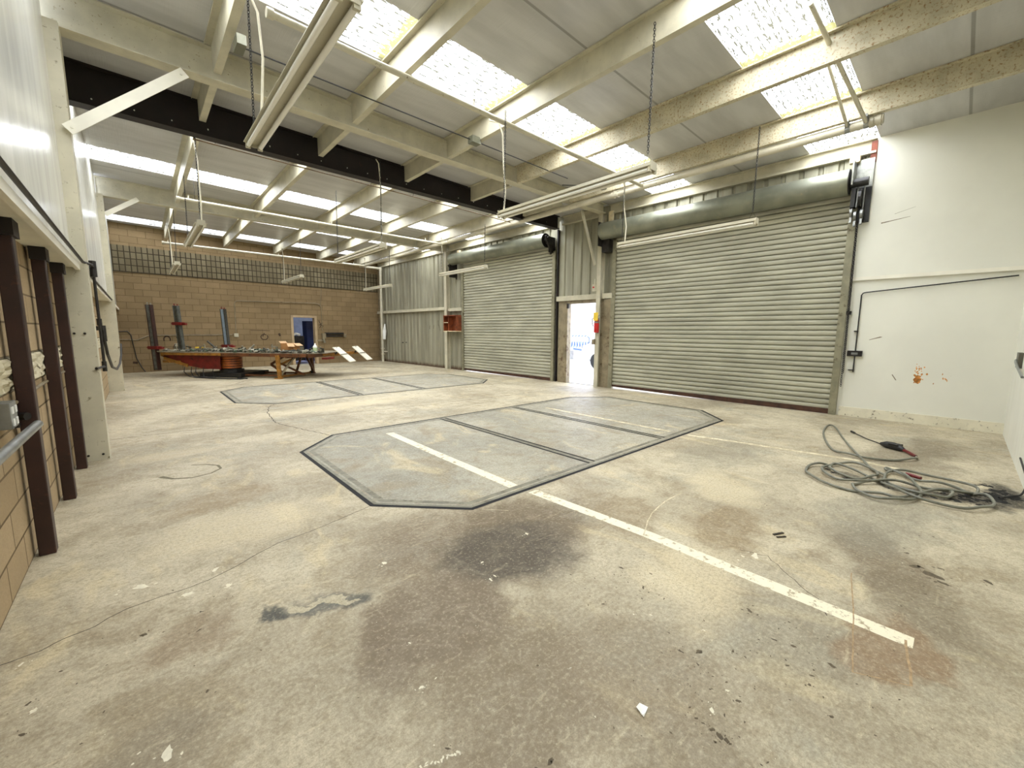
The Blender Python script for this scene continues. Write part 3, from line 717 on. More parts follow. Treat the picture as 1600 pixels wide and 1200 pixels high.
# knee braces
def brace(a, b, w, label, mat='white', th=.012, face=(0,-1,0)):
    m = MB(); A, Bv = Vector(a), Vector(b); d = (Bv-A).normalized(); f = Vector(face); sd = d.cross(f).normalized()
    m.obox((A+Bv)/2, (Bv-A)/2, sd*w/2, f*th/2)
    for e, sg in ((A, 1), (Bv, -1)):
        p = e+d*sg*.05; m.tube([p, p+f*.014], .013, 8)
    return tag(m.build('knee_brace', mat, None, False, 0, tuple((A+Bv)/2)), label, 'brace', 'knee braces')
brace((-.38, 6.50, 3.56), (.66, 6.60, 4.56), .11, 'flat white diagonal brace from left wall column to near girder')
brace((-.36, 13.8, 4.16), (.25, 13.85, 4.64), .10, 'small flat white diagonal brace at the far end of left wall')
brace(D(.2, 6.93, 3.32), (8.75, 6.98, 4.64), .085, 'slanted cream brace above the open doorway', 'beam', .03)

# ------------------------------------------------------------------ roll-up doors
def rolldoor(num, s0, s1, h0, zt, slit, label):
    t = bpy.data.objects.new('door_%d' % num, None); C.objects.link(t); t.location = D(0, (s0+s1)/2, 0); t['kind'] = 'structure'; t['label'] = label
    pitch = .1; n = int((zt-.08)/pitch); prof = []
    for i in range(n+1):
        z = .085+i*pitch
        prof += [(.048, z+.002), (.060, z+.018), (.063, z+.050), (.060, z+.074), (.046, z+.082), (.010, z+.087), (.010, z+.096)]
    m = mbD(); m.strip(prof, s0+.03, s1-.03, lambda d, z, s: (d, s, z)); m.build('curtain', 'curtain', t, True)
    # bottom bar, lifted slightly at one end
    m = mbD(); a, b = slit
    for (p0, p1, za, zb) in ((s0+.02, a, 0.004, .004), (a, s1-.02, .004, b)):
        m.add([(.03, p0, za), (.03, p1, zb), (.03, p1, .10), (.03, p0, .10), (.075, p0, za), (.075, p1, zb), (.075, p1, .10), (.075, p0, .10)],
              [(0,1,2,3),(4,7,6,5),(0,4,5,1),(3,2,6,7),(0,3,7,4),(1,5,6,2)])
    m.build('bottom_bar', simple('bottom_bar_rust', srgb(72,46,32), .6, .2, .3, 8), t)
    for s in (s0, s1):
        m = mbD(); m.box(.01, .11, s-.055, s+.055, 0, zt-.15); m.build('guide_rail', 'guide', t)
    return t
d2 = rolldoor(1, 1.55, 6.40, 0, 4.05, (3.6, .05), 'large right roll-up door of grey-beige slats')
d1 = rolldoor(2, 8.47, 12.98, 0, 4.05, (8.9, .035), 'left roll-up door of grey-beige slats')
def hood(t, s0, s1, z, r):
    m = mbD(); m.tube([(.30, s0, z), (.30, (s0+s1)/2, z), (.30, s1, z)], r, 36); m.build('hood', 'hood', t, True)
    m = mbD(); m.tube([(.30, s0-.01, z), (.30, s0-.002, z)], r*.97, 30); m.tube([(.30, s1+.002, z), (.30, s1+.01, z)], r*.97, 30)
    m.build('hood_end', 'darksteel', t, True)
hood(d2, 1.62, 6.66, 4.13, .215)
hood(d1, 8.62, 13.35, 4.20, .205)
# end brackets
m = mbD()
m.box(.02, .30, 8.50, 8.52, 3.85, 4.3); m.tube([(.3, 8.48, 4.2), (.3, 8.62, 4.2)], .10, 14); m.bar((.45, 8.5, 4.3), (.2, 8.5, 3.8), .05, .05)
m.build('end_bracket', 'darksteel', d1)
m = mbD(); m.box(.04, .4, 13.36, 13.40, 3.55, 4.1); m.bar((.45, 13.38, 4.0), (.05, 13.38, 3.5), .04, .04); m.build('end_bracket', 'darksteel', d1)
m = mbD(); m.box(.02, .45, 6.67, 6.69, 3.75, 4.35); m.box(.05, .3, 6.45, 6.66, 3.6, 3.92); m.build('end_bracket', 'darksteel', d2)
m = mbD(); m.box(.05, .12, 6.48, 6.60, 4.35, 4.66); m.box(.2, .3, 12.9, 13.02, 4.36, 4.5); m.build('end_cleat', 'woodlight', d2)
# chain hoist at the right end of the large door
ho = thing('chain_hoist', 'dark chain hoist gear at the top right corner of large roll-up door', 'hoist', D(.1, 1.48, 3.4))
m = mbD(); m.box(.06, .10, 1.33, 1.62, 4.05, 4.52); m.box(.06, .42, 1.56, 1.58, 4.05, 4.45); m.build('bracket_plate', 'steel', ho)
m = mbD(); m.box(.056, .10, 1.33, 1.58, 3.46, 4.05); m.box(.10, .30, 1.52, 1.58, 3.7, 4.02); m.tube([(.28, 1.36, 4.1), (.28, 1.60, 4.1)], .07, 14); m.tube([(.2, 1.44, 3.85), (.2, 1.48, 3.85)], .15, 18)
m.build('gear_housing', 'black', ho)
m = mbD()
for dd, ss, zz in ((.22, 1.56, 3.62), (.24, 1.50, 3.55), (.2, 1.42, 3.58)):
    m.tube([(dd, ss-.018, zz), (dd, ss+.018, zz)], .085, 18); m.bar((dd, ss, zz), (dd+.02, ss, zz-.17), .03, .05)
m.build('sprocket', 'galv', ho)
m = mbD(); m.tube([(.22, 1.50, 4.08), (.23, 1.50, 3.7)], .012, 6); m.tube([(.15, 1.42, 4.08), (.16, 1.42, 3.65)], .012, 6); m.build('rod', 'galv', ho)
m = mbD(); m.box(.12, .22, 1.52, 1.66, 4.47, 4.58); m.build('cleat', 'woodlight', ho)
m = mbD(); m.box(.05, .075, 1.32, 1.40, 4.45, 4.80); m.build('stain_strip', simple('rusty_flashing', srgb(120,60,38), .6, .2, .3, 8), ho)
def chain(m, a, b, r=.0045, ln=.030, wd=.010):
    a, b = Vector(a), Vector(b); d = b-a; L = d.length; d.normalize(); n = max(2, int(L/(ln*.78)))
    p1 = d.orthogonal().normalized(); p2 = d.cross(p1)
    for i in range(n):
        c = a+d*(L*(i+.5)/n); q = p1 if i % 2 else p2
        pts = []
        for k in range(9):
            t = 2*math.pi*k/8; pts.append(c+d*math.cos(t)*ln/2+q*math.sin(t)*wd)
        m.tube(pts, r, 4, False)
m = mbD(); chain(m, (.15, 1.475, 3.5), (.14, 1.455, .55), .006, .05, .014); chain(m, (.19, 1.465, 3.5), (.16, 1.44, .8), .006, .05, .014)
m.build('hand_chain', 'darksteel', ho)
m = mbD(); m.box(.055, .14, 1.42, 1.49, 1.86, 1.92); m.build('chain_keeper', 'darksteel', ho)

# ------------------------------------------------------------------ open doorway
t = bpy.data.objects.new('door_3', None); C.objects.link(t); t.location = D(0, 7.4, 0); t['kind'] = 'structure'; t['label'] = 'open doorway to the yard'
m = mbD()
m.box(-.10, .07, 7.93, 8.04, 0, 2.42); m.build('jamb', 'jamb', t)
m = mbD(); m.box(-.10, .07, 6.66, 6.78, 0, 2.42); m.build('jamb', 'jamb', t)
m = mbD(); m.box(-.10, .07, 6.66, 8.04, 2.33, 2.42); m.build('head', 'jamb', t)
m = mbD(); m.box(.03, .10, 6.43, 6.66, 0, 2.4); m.build('side_panel', 'jamb', t)
m = mbD(); m.box(.0, .06, 8.04, 8.27, 0, 2.42); m.build('side_panel', 'jamb', t)
m = mbD(); m.box(-.12, .02, 6.78, 7.93, 0, .012); m.build('threshold', 'galv', t)
m = mbD(); m.box(.07, .12, 7.86, 7.93, 2.20, 2.34); m.build('closer', 'darksteel', t)

# fire extinguisher on the column
ex = thing('fire_extinguisher', 'red fire extinguisher with yellow tag hung on column beside the open doorway', 'extinguisher', D(.26, 6.750, 1.5))
m = mbD(); cz = [(1.50,.055),(1.51,.068),(1.78,.068),(1.84,.055),(1.87,.025),(1.90,.02)]
m.tube([(.28, 6.760, z) for z, r in cz], 0, 18, True, [r for z, r in cz]); m.build('cylinder', 'extred', ex, True)
m = mbD(); m.tube([(.28, 6.760, 1.76), (.28, 6.760, 1.80)], .0705, 18); m.box(.26, .30, 6.730, 6.790, 1.89, 1.93); m.bar((.28, 6.760, 1.92), (.28, 6.670, 1.97), .02, .012)
m.build('valve_handle', 'galv', ex)
m = mbD(); m.box(.345, .352, 6.680, 6.820, 1.82, 2.04); m.build('tag', 'extyellow', ex)
m = mbD(); m.tube([(.28, 6.790, 1.91), (.30, 6.89, 1.88), (.30, 6.89, 1.75), (.29, 6.850, 1.66)], .012, 8); m.build('hose', 'black', ex, True)
m = mbD(); m.box(.20, .22, 6.730, 6.790, 1.48, 1.9); m.build('bracket', 'galv', ex)
sb = thing('conduit_box', 'small pale switch box with red mark high on the cream column', 'switch box', D(.24, 6.88, 2.7))
m = mbD(); m.box(.2, .27, 6.86, 6.95, 2.62, 2.80); m.tube([(.22, 6.90, 2.80), (.22, 6.90, 2.95)], .014, 8); m.build('box', 'fixture', sb)
m = mbD(); m.box(.27, .275, 6.88, 6.93, 2.70, 2.74); m.build('indicator', 'extred', sb)
sb = thing('conduit_box', 'grey switch box low on the column below the fire extinguisher', 'switch box', D(.24, 6.88, 1.25))
m = mbD(); m.box(.2, .27, 6.83, 6.91, 1.18, 1.32); m.build('box', 'jamb', sb)

# wooden wall shelf left of the left roll-up door
sh = thing('wall_shelf', 'reddish wooden open shelf box fixed to the wall by left roll-up door', 'shelf', D(.1, 13.45, 1.56))
m = mbD(); m.box(.10, .115, 13.05, 13.88, 1.52, 2.12); m.build('back', 'wood', sh)
m = mbD(); m.box(.10, .36, 13.05, 13.88, 1.50, 1.53); m.build('bottom', 'woodlight', sh)
m = mbD(); m.box(.10, .36, 13.05, 13.88, 2.10, 2.13); m.build('top', 'wood', sh)
for s in (13.05, 13.55, 13.86):
    m = mbD(); m.box(.115, .35, s, s+.02, 1.53, 2.10); m.build('divider', 'wood', sh)
m = mbD(); m.box(.115, .35, 13.57, 13.86, 1.84, 1.86); m.build('shelf', 'woodlight', sh)
m = mbD(); m.box(.0, .10, 13.1, 13.15, 1.5, 2.1); m.box(.0, .10, 13.8, 13.85, 1.5, 2.1); m.build('batten', 'wood', sh)

# marks sprayed on the ribbed wall
m = mbD()
for (s, z, l, tl) in ((14.75, 1.85, .22, .0), (14.6, 1.65, .25, .1), (15.1, 1.70, .16, -.03), (15.4, 1.68, .16, -.03)):
    m.add([(.003, s, z-l/2), (.003, s+.03, z-l/2), (.003, s+tl+.03, z+l/2), (.003, s+tl, z+l/2)], [(0,1,2,3)])
m.build('scuff_mark', simple('scuff_grey', srgb(96,92,72), .8, 0, .2, 20), w)
m = mbD(); m.box(.0, .03, 17.65, 17.75, .95, 1.0); m.box(0, .03, 17.35, 17.42, .97, 1.01); m.build('latch', 'darksteel', w)

# ------------------------------------------------------------------ back wall
m = mbB()
XL, XR = -.9, 9.4
DX0, DX1, DZ = 4.95, 6.0, 2.10
m.box(XL, DX0, -.2, 0, 0, 3.44); m.box(DX1, XR, -.2, 0, 0, 3.44); m.box(DX0, DX1, -.2, 0, DZ, 3.44); m.box(XL, XR, -.2, 0, 4.30, 5.15)
wb = struct(m.build('wall_back', 'block_back'), 'tan block wall at the far end')
m = mbB(); m.box(XL, XR, -.2, .015, 3.44, 4.30); m.build('scored_band', 'block_scored', wb)
m = mbB(); m.box(XL, XR, 0, .02, 3.425, 3.44); m.build('band_joint', 'crack', wb)
# graffiti-like spray marks
def arc(cx, cz, rx, rz, a0, a1, n=12): return [(cx+rx*math.cos(R(a0+(a1-a0)*i/n)), cz+rz*math.sin(R(a0+(a1-a0)*i/n))) for i in range(n+1)]
m = mbB()
def wline(pts, w):
    for i in range(len(pts)-1):
        a, b = Vector(pts[i]), Vector(pts[i+1]); d = (b-a)
        if d.length < 1e-6: continue
        d.normalize(); nn = Vector((-d.y, d.x))*w/2; e = d*w*.3
        q = [a-e+nn, a-e-nn, b+e-nn, b+e+nn]; m.add([(p.x, .004, p.y) for p in q], [(0,1,2,3)])
wline(arc(3.88, 1.22, .13, .11, 60, 395), .035); wline([(3.88, 1.38), (3.82, 1.24)], .03)
wline(arc(.75, 1.14, .09, .12, 200, -20), .04); wline([(1.02, 1.22), (1.1, 1.15), (1.04, 1.02)], .035)
wline([(.9, .85), (.97, .98), (1.03, .82)], .03); wline([(1.1, 1.25), (1.2, 1.28)], .03)
wline([(6.12, 1.75), (6.28, 1.85)], .03); wline([(6.12, 1.95), (6.2, 1.75), (6.14, 1.62)], .03); wline([(6.2, 1.76), (6.3, 1.7)], .025)
wline([(4.45, 1.35), (4.47, 1.28)], .08); wline([(3.4, 1.5), (4.1, 1.48)], .02); wline([(-.2, .35), (-.12, .34)], .08)
m.build('spray_mark', simple('spray_paint_dark', srgb(62,44,26), .8, 0, .3, 30), wb)
# conduits on the back wall
def bpipe(pts, r, mat, label, name='wall_conduit', box=None):
    t = thing(name, label, 'conduit', B(pts[0][0], .03, pts[0][2]))
    m = mbB(); m.tube(pts, r, 8); m.build('conduit', mat, t, True)
    if box: 
        m = mbB(); m.box(box[0]-.07, box[0]+.07, .0, .07, box[1]-.07, box[1]+.07); m.build('outlet_box', 'fixture', t)
    return t
bpipe([(-.5, .03, 1.15), (-.05, .03, 1.13), (.25, .03, 1.28), (.5, .03, 1.29), (2.75, .03, 1.31)], .016, 'jamb', 'grey conduit running low across the far block wall behind the towers')
bpipe([(2.88, .03, 1.35), (2.90, .03, 2.52), (2.93, .03, 2.60), (3.0, .03, 2.65), (5.95, .03, 2.72), (6.15, .03, 2.68), (6.24, .03, 2.55), (6.24, .03, 1.5)], .014, 'jamb', 'conduit forming a tall arch on far block wall around the doorway', box=(2.88, 1.30))
bpipe([(6.22, .025, 2.6), (6.28, .025, 3.42)], .01, 'jamb', 'thin vertical conduit rising to the scored block band')
t = thing('wall_hose', 'black hose hanging on the far block wall near the left corner', 'hose', B(-.2, .03, 1.3))
m = mbB(); m.tube([(-.5, .03, 1.42), (-.28, .03, 1.43), (-.2, .04, 1.3), (-.16, .05, .9), (-.12, .06, .5), (.0, .08, .15), (.07, .12, .02)], .014, 8); m.build('hose', 'black', t, True)
rk = thing('wall_rack', 'dark grimy bracket and pipe on far block wall right of the doorway', 'wall rack', B(6.5, .05, 1.35))
m = mbB(); m.box(6.35, 7.2, .0, .10, 1.33, 1.42); m.tube([(6.35, .06, 1.25), (7.15, .06, 1.25)], .03, 8); m.build('bar', 'darksteel', rk)
m = mbB(); m.box(6.2, 6.36, .0, .12, 1.15, 1.38); m.box(7.2, 7.32, 0, .1, 1.2, 1.36); m.box(6.0, 6.22, 0, .08, 1.02, 1.1); m.build('bracket', 'jamb', rk)
m = mbB(); m.tube([(6.25, .08, 1.15), (6.30, .08, .95)], .05, 10); m.build('fitting', 'clutter_light', rk)

# back doorway and what is seen in it
t = bpy.data.objects.new('door_4', None); C.objects.link(t); t.location = B(5.5, 0, 0); t['kind'] = 'structure'; t['label'] = 'doorway in the far block wall'
m = mbB(); m.box(DX0-.02, DX0+.08, -.2, .03, 0, DZ+.06); m.build('jamb', 'doorframe', t)
m = mbB(); m.box(DX1-.08, DX1+.02, -.2, .03, 0, DZ+.06); m.build('jamb', 'doorframe', t)
m = mbB(); m.box(DX0-.02, DX1+.02, -.2, .03, DZ-.03, DZ+.06); m.build('head', 'doorframe', t)
m = mbB(); m.box(3.4, 7.9, -3.4, -3.3, 0, 2.8); m.box(3.3, 3.4, -3.4, -.2, 0, 2.8); m.box(7.9, 8.0, -3.4, -.2, 0, 2.8); m.box(3.3, 8, -3.4, -.2, 2.8, 2.85)
m.box(4.2, 6.2, -3.3, -3.28, 1.3, 2.1)
struct(m.build('wall_back_room', 'roomdark'), 'dim blue room beyond the far doorway')
m = mbB(); m.box(3.3, 8.0, -3.4, -.2, -.1, 0); struct(m.build('floor_back_room', simple('pale_violet_floor', srgb(150,148,170), .6, 0, .1, 3)), 'floor of the room beyond')
t = thing('steel_cabinet', 'tall blue steel cabinet standing inside the room beyond far doorway', 'cabinet', B(6.6, -1.3, 0))
m = mbB(); m.box(6.0, 6.7, -1.7, -1.2, .05, 1.95); m.build('body', 'cabinetblue', t)
m = mbB(); m.box(6.0, 6.34, -1.2, -1.18, .07, 1.93); m.build('door', 'cabinetblue', t); 
m = mbB(); m.box(6.36, 6.7, -1.2, -1.18, .07, 1.93); m.build('door', 'cabinetblue', t)
t = thing('shop_machine', 'dark boxy machine with pale rounded hood inside the room beyond', 'machine', B(5.4, -.9, 0))
m = mbB(); m.box(5.25, 5.8, -1.6, -1.0, .1, 1.25); m.build('body', 'darksteel', t)
m = mbB(); m.tube([(5.3, -1.0, 1.28), (5.45, -1.0, 1.36), (5.62, -1.0, 1.3)], .06, 10); m.build('hood', 'whiteplastic', t, True)
m = mbB(); m.box(5.45, 5.75, -1.0, -.98, .45, .75); m.build('grille', 'clutter_light', t)
ld = bpy.data.lights.new('back_room_fill', 'AREA'); ld.shape = 'RECTANGLE'; ld.size = .8; ld.size_y = .8; ld.energy = 70; ld.color = (.8, .87, 1)  # added lamp to brighten the room beyond; no window stands there
lo = bpy.data.objects.new('back_room_fill', ld); C.objects.link(lo); lo.location = B(7.5, -1.6, 2.3); lo.rotation_euler = (R(0), R(50), 0)

# ------------------------------------------------------------------ left wall
m = MB(); m.box(-.85, -.63, -.6, 19.6, 0, 1.10); m.box(-.85, -.63, -.6, 19.6, 1.32, 2.4)
wl = struct(m.build('wall_left', 'block_left'), 'tan block wall low on the left')
m = MB()    # split-faced course with real relief
vs = []; nx, nz = 260, 7
rnd = random.Random(3); nx, nz = 420, 9
for i in range(nx+1):
    for k in range(nz+1):
        e = 0 if k in (0, nz) else 1
        vs.append((-.63+e*rnd.uniform(.002, .032), -.6+20.2*i/nx, 1.10+.22*k/nz))
m.add(vs, [(i*(nz+1)+k, (i+1)*(nz+1)+k, (i+1)*(nz+1)+k+1, i*(nz+1)+k+1) for i in range(nx) for k in range(nz)])
m.build('split_face_course', 'block_split', wl)
# upper boarding with soffit
segs = [(-.6, 6.55, 'gloss_panel'), (6.80, 13.72, 'gloss_panel'), (13.95, 19.5, 'gloss_panel')]
for i, (a, b, mt) in enumerate(segs):
    m = MB(); m.box(-.56, -.47, a, b, 2.20, 5.12)
    u = struct(m.build('wall_left_upper', mt), 'glossy white boarding high on the left wall')
    m = MB(); m.box(-.80, -.43, a, b, 2.16, 2.20); m.build('soffit', 'white', u)
    m = MB(); m.box(-.45, -.415, a, b, 2.135, 2.20); m.build('drip_edge', 'whitetrim', u)
# columns on the left
def lcol(y0, y1, z1, label):
    t = thing('wall_column', label, 'column', (-.5, y0, 0))
    m = MB(); m.box(-.66, -.36, y0, y1, 0, 2.3); m.box(-.66, -.36, y0, y1, 2.3, z1)
    m.build('casing', simple('worn_column_paint', srgb(196,190,166), .5, 0, .08, 3, srgb(112,100,74), .2, 12), t)
    return t
lc = lcol(6.55, 6.80, 4.62, 'broad off-white column casing at left, beyond the dark posts')
m = MB(); m.box(-.60, -.57, 6.545, 6.552, 1.62, 1.72); m.build('slot_hole', 'slotdark', lc)
m = MB()
for (x, z) in ((-.53,.07),(-.41,.07),(-.52,1.45),(-.44,1.45)): m.tube([(x, 6.552, z), (x, 6.54, z)], .012, 8)
m.build('bolt', 'darksteel', lc)
lc2 = lcol(13.72, 13.95, 4.6, 'far off-white column casing on left wall near machine')
# dark posts
for i, (y, lab) in enumerate([(4.02, 'nearest dark red-brown steel post standing at the left block wall'), (5.22, 'middle one of three dark red-brown steel posts by left wall'), (6.30, 'dark red-brown steel post just before the off-white column casing')]):
    t = thing('steel_post', lab, 'post', (-.575, y, 0), 'dark steel posts')
    m = MB(); m.box(-.605, -.525, y-.045, y+.045, 0, 2.16); m.build('post', 'post', t, False, .006)
    m = MB(); m.box(-.605, -.51, y-.10, y+.08, 2.06, 2.16); m.build('top_plate', 'blackbeam', t)
    if i < 1:
        m = MB(); m.box(-.63, -.60, y-.08, y-.045, .88, 1.02); m.tube([(-.60, y-.06, .95), (-.56, y-.09, .95)], .025, 8); m.build('lug', 'darksteel', t)
t = thing('handrail_pipe', 'grey galvanised pipe rail entering at left edge, ending at nearest dark post', 'rail', (-.53, 3, .92))
m = MB(); m.tube([(-.505, .9, .93), (-.505, 2.4, .93), (-.505, 3.80, .915)], .024, 12); m.build('pipe', 'galv', t, True)
m = MB(); m.box(-.63, -.50, 1.4, 1.44, .9, .94); m.build('bracket', 'galv', t)
t = thing('wall_outlet', 'grey four-socket outlet box on block wall at left edge', 'outlet', (-.6, 3.66, 1.0))
m = MB(); m.box(-.63, -.57, 3.58, 3.74, .93, 1.08); m.build('box', 'galv', t, False, .004)
for (dy, dz) in ((.04,.03),(-.04,.03),(.04,-.04),(-.04,-.04)):
    m = MB(); m.box(-.57, -.565, 3.66+dy-.018, 3.66+dy+.018, 1.005+dz-.02, 1.005+dz+.02); m.build('socket', 'whiteplastic', t)
t = thing('wall_conduit', 'painted conduit along the left block wall behind the dark posts', 'conduit', (-.6, 5, 1.03))
m = MB(); m.tube([(-.605, 3.74, 1.02), (-.605, 3.95, 1.04), (-.605, 5.0, 1.06), (-.605, 6.5, 1.06)], .012, 8); m.build('conduit', 'jamb', t, True)
# black pipe drop at the column
t = thing('air_line', 'dark air pipe along the boarding edge, dropping beside left column casing', 'pipe', (-.34, 6.9, 1.1))
m = MB(); m.tube([(-.385, -.4, 2.22), (-.385, 6.5, 2.22), (-.33, 6.72, 2.22), (-.33, 6.86, 2.2), (-.33, 6.86, 1.05)], .014, 8); m.build('pipe', 'darksteel', t, True)
m = MB(); m.tube([(-.33, 6.86, 2.28), (-.33, 6.86, 2.1)], .032, 10); m.tube([(-.33, 6.86, 1.62), (-.33, 6.86, 1.54)], .024, 8); m.tube([(-.33, 6.86, 1.12), (-.33, 6.86, 1.0)], .022, 8); m.build('fitting', 'darksteel', t)
m = MB(); m.tube([(-.33, 6.80, 1.06), (-.38, 6.50, 1.06)], .014, 8); m.build('tap', 'darksteel', t)
t = thing('air_line', 'dark pipe along the boarding edge of the farther left wall', 'pipe', (-.4, 10, 2.2))
m = MB(); m.tube([(-.404, 6.95, 2.19), (-.404, 13.7, 2.19)], .014, 8); m.build('pipe', 'darksteel', t, True)
t = thing('air_hose', 'black air hose looping from left wall to the far column', 'hose', (-.4, 9, 1))
pts = [(-.36, 8.1, 1.35), (-.35, 8.2, 1.15), (-.34, 8.8, .92), (-.33, 10.0, .80), (-.33, 11.6, .80), (-.33, 12.9, .92), (-.33, 13.5, 1.15)]
m = MB(); m.tube(pts, .018, 8); m.build('hose', 'black', t, True)
m = MB(); m.tube([(-.36, 8.1, 1.55), (-.36, 8.1, 1.33)], .03, 8); m.box(-.625, -.36, 8.05, 8.15, 1.48, 1.54); m.build('coupling', 'darksteel', t)

# ------------------------------------------------------------------ pipes under the roof
ZP = 4.50
t = thing('sprinkler_main', 'thick cream sprinkler main running the length of roof along the doors', 'pipe', (7.95, 10, ZP))
m = MB(); m.tube([(7.95, 1.06, ZP), (7.95, 5, ZP), (7.95, 12, ZP), (7.95, 19.35, ZP)], .064, 16); m.build('main', 'pipe', t, True)
m = MB()
for y in (1.08, 1.16, 5.35, 5.45, 11.9, 18.7): m.tube([(7.95, y, ZP), (7.95, y+.05, ZP)], .078, 14)
m.build('coupling', 'pipe', t, True)
m = MB(); m.tube([(7.95, 19.3, ZP), (8.5, 19.32, ZP), (8.92, 19.34, ZP)], .055, 14); m.tube([(8.92, 19.34, ZP+.06), (8.92, 19.34, ZP-.1)], .075, 12)
m.tube([(8.92, 19.34, ZP), (8.92, 19.36, 2), (8.92, 19.36, .0)], .062, 14); m.build('riser', 'pipe', t, True)
m = MB()
for z in (.35, .62): m.tube([(8.92, 19.36, z), (8.92, 19.36, z+.05)], .09, 14)
m.tube([(8.92, 19.36, .5), (9.05, 19.15, .5)], .03, 8); m.build('riser_coupling', 'pipe', t, True)
m = MB()
for y in (3.0, 6.0, 9.5, 12.8, 16.5): m.tube([(7.95, y, ZP+.05), (7.95, y, zc(7.95))], .006, 6); m.tube([(7.95, y-.012, ZP), (7.95, y+.012, ZP)], .06, 12)
m.build('hanger', 'darksteel', t)
m = MB(); m.tube([(8.95, 19.2, 1.1), (8.97, 19.2, 1.5), (9.0, 19.2, 1.85)], .09, 10, True, [.07,.09,.02]); m.build('valve_bag', 'whiteplastic', t, True)
for (a, b, lab) in [((7.92, 1.24, ZP), (5.45, 1.42, zc(5.45)), 'longer slanting cream brace pipe from sprinkler main up to the roof'), ((7.92, 1.45, ZP), (6.75, 1.50, zc(6.75)), 'shorter slanting cream brace pipe from sprinkler main up to the roof')]:
    t = thing('pipe_brace', lab, 'pipe brace', a, 'sprinkler brace pipes')
    m = MB(); m.tube([a, b], .026 if b[0] < 6 else .02, 10); m.build('pipe', 'pipe', t, True)
    m = MB(); m.tube([(7.95, a[1]-.03, ZP), (7.95, a[1]+.03, ZP)], .066, 12); m.bar(a, (7.8, a[1], ZP+.06), .05, .05); m.build('clamp', 'galv', t)
def branch(y, x0, z, r, label, drops):
    t = thing('sprinkler_branch', label, 'pipe', ((x0+7.95)/2, y, z))
    m = MB(); m.tube([(x0, y, z), (4.3, y+.01, z), (7.95, y, z)], r, 12); m.build('pipe', 'pipe', t, True)
    m = MB()
    for x in drops: m.tube([(x, y, z+.02), (x, y, z+.10)], .012, 8); m.tube([(x, y, z+.10), (x, y, z+.105)], .022, 8)
    m.tube([(x0-.02, y, z), (x0+.04, y, z)], r*1.35, 12); m.build('sprinkler_head', 'pipe', t, True)
    m = MB()
    for x in drops: m.tube([(x+.12, y, z), (x+.12, y, zc(x))], .005, 6)
    m.build('hanger', 'darksteel', t)
branch(4.76, 1.16, 4.50, .034, 'cream sprinkler branch pipe crossing the near ceiling', (1.6, 3.6, 4.95, 7.4))
branch(12.35, .90, 4.47, .034, 'white sprinkler branch pipe crossing the middle of far ceiling', (1.1, 4.3, 7.3))
branch(18.75, .86, 4.45, .042, 'white sprinkler branch pipe nearest the far block wall', (1.0, 4.4, 7.4))
t = thing('ceiling_conduit', 'thin brownish pipe crossing below the roof just past black beam', 'conduit', (4, 8.8, 4.56))
m = MB(); m.tube([(.90, 8.70, 4.56), (4, 8.73, 4.545), (7.9, 8.80, 4.53)], .012, 8); m.build('conduit', simple('brown_pipe_paint', srgb(112,92,62), .7, 0, .2, 6), t, True)
m = MB(); m.tube([(.90, 8.62, 4.70), (.90, 8.68, 4.62), (.93, 8.72, 4.58)], .018, 8); m.tube([(1.2, 8.73, 4.57), (1.2, 8.73, 4.9)], .006, 6); m.tube([(7.6, 8.83, 4.55), (7.6, 8.83, 4.75)], .01, 6); m.tube([(4.9, 8.78, 4.56), (4.9, 8.78, 4.9)], .006, 6); m.build('hanger', 'darksteel', t)
t = thing('ceiling_conduit', 'thin black electrical conduit with junction box under the near roof beams', 'conduit', (4, 5.72, 4.62))
m = MB(); m.tube([(1.12, 5.72, 4.62), (4.3, 5.73, 4.61), (6.7, 5.73, 4.60)], .009, 8); m.tube([(6.9, 6.05, 4.60), (7.2, 5.8, 4.6), (7.6, 5.55, 4.6)], .009, 8); m.build('conduit', 'black', t, True)
m = MB(); m.box(4.25, 4.42, 5.66, 5.79, 4.56, 4.66); m.box(1.03, 1.12, 5.55, 5.78, 4.56, 4.66); m.box(7.55, 7.7, 5.48, 5.6, 4.56, 4.62); m.build('junction_box', simple('grey_box', srgb(110,110,92), .5, .2, .1, 8), t)

# ------------------------------------------------------------------ fluorescent fixtures (running along y)
def fixture_proto(L):
    t = thing('hanging_light', '', 'light', (0,0,0), 'hanging fluorescent lights')
    m = MB()
    pr = [(-.035, .085), (.035, .085), (.038, .045), (.085, .035), (.085, .028), (-.085, .028), (-.085, .035), (-.038, .045)]
    m.extr(pr, -L/2, L/2, lambda u, v, q: (u, q, v)); m.build('housing', 'fixture', t)
    for sx in (-.05, .05):
        m = MB(); m.tube([(sx, -L/2+.03, 0.002), (sx, L/2-.03, 0.002)], .019, 12); m.build('lamp_tube', 'tube', t, True)
    for sy in (-1, 1):
        m = MB()
        for sx in (-.05, .05): m.box(sx-.02, sx+.02, sy*(L/2-.012)-.012, sy*(L/2-.012)+.012, -.022, .03)
        m.box(-.06, .06, sy*L/2-.004, sy*L/2+.004, .0, .085); m.build('end_socket', 'fixture', t)
    return t
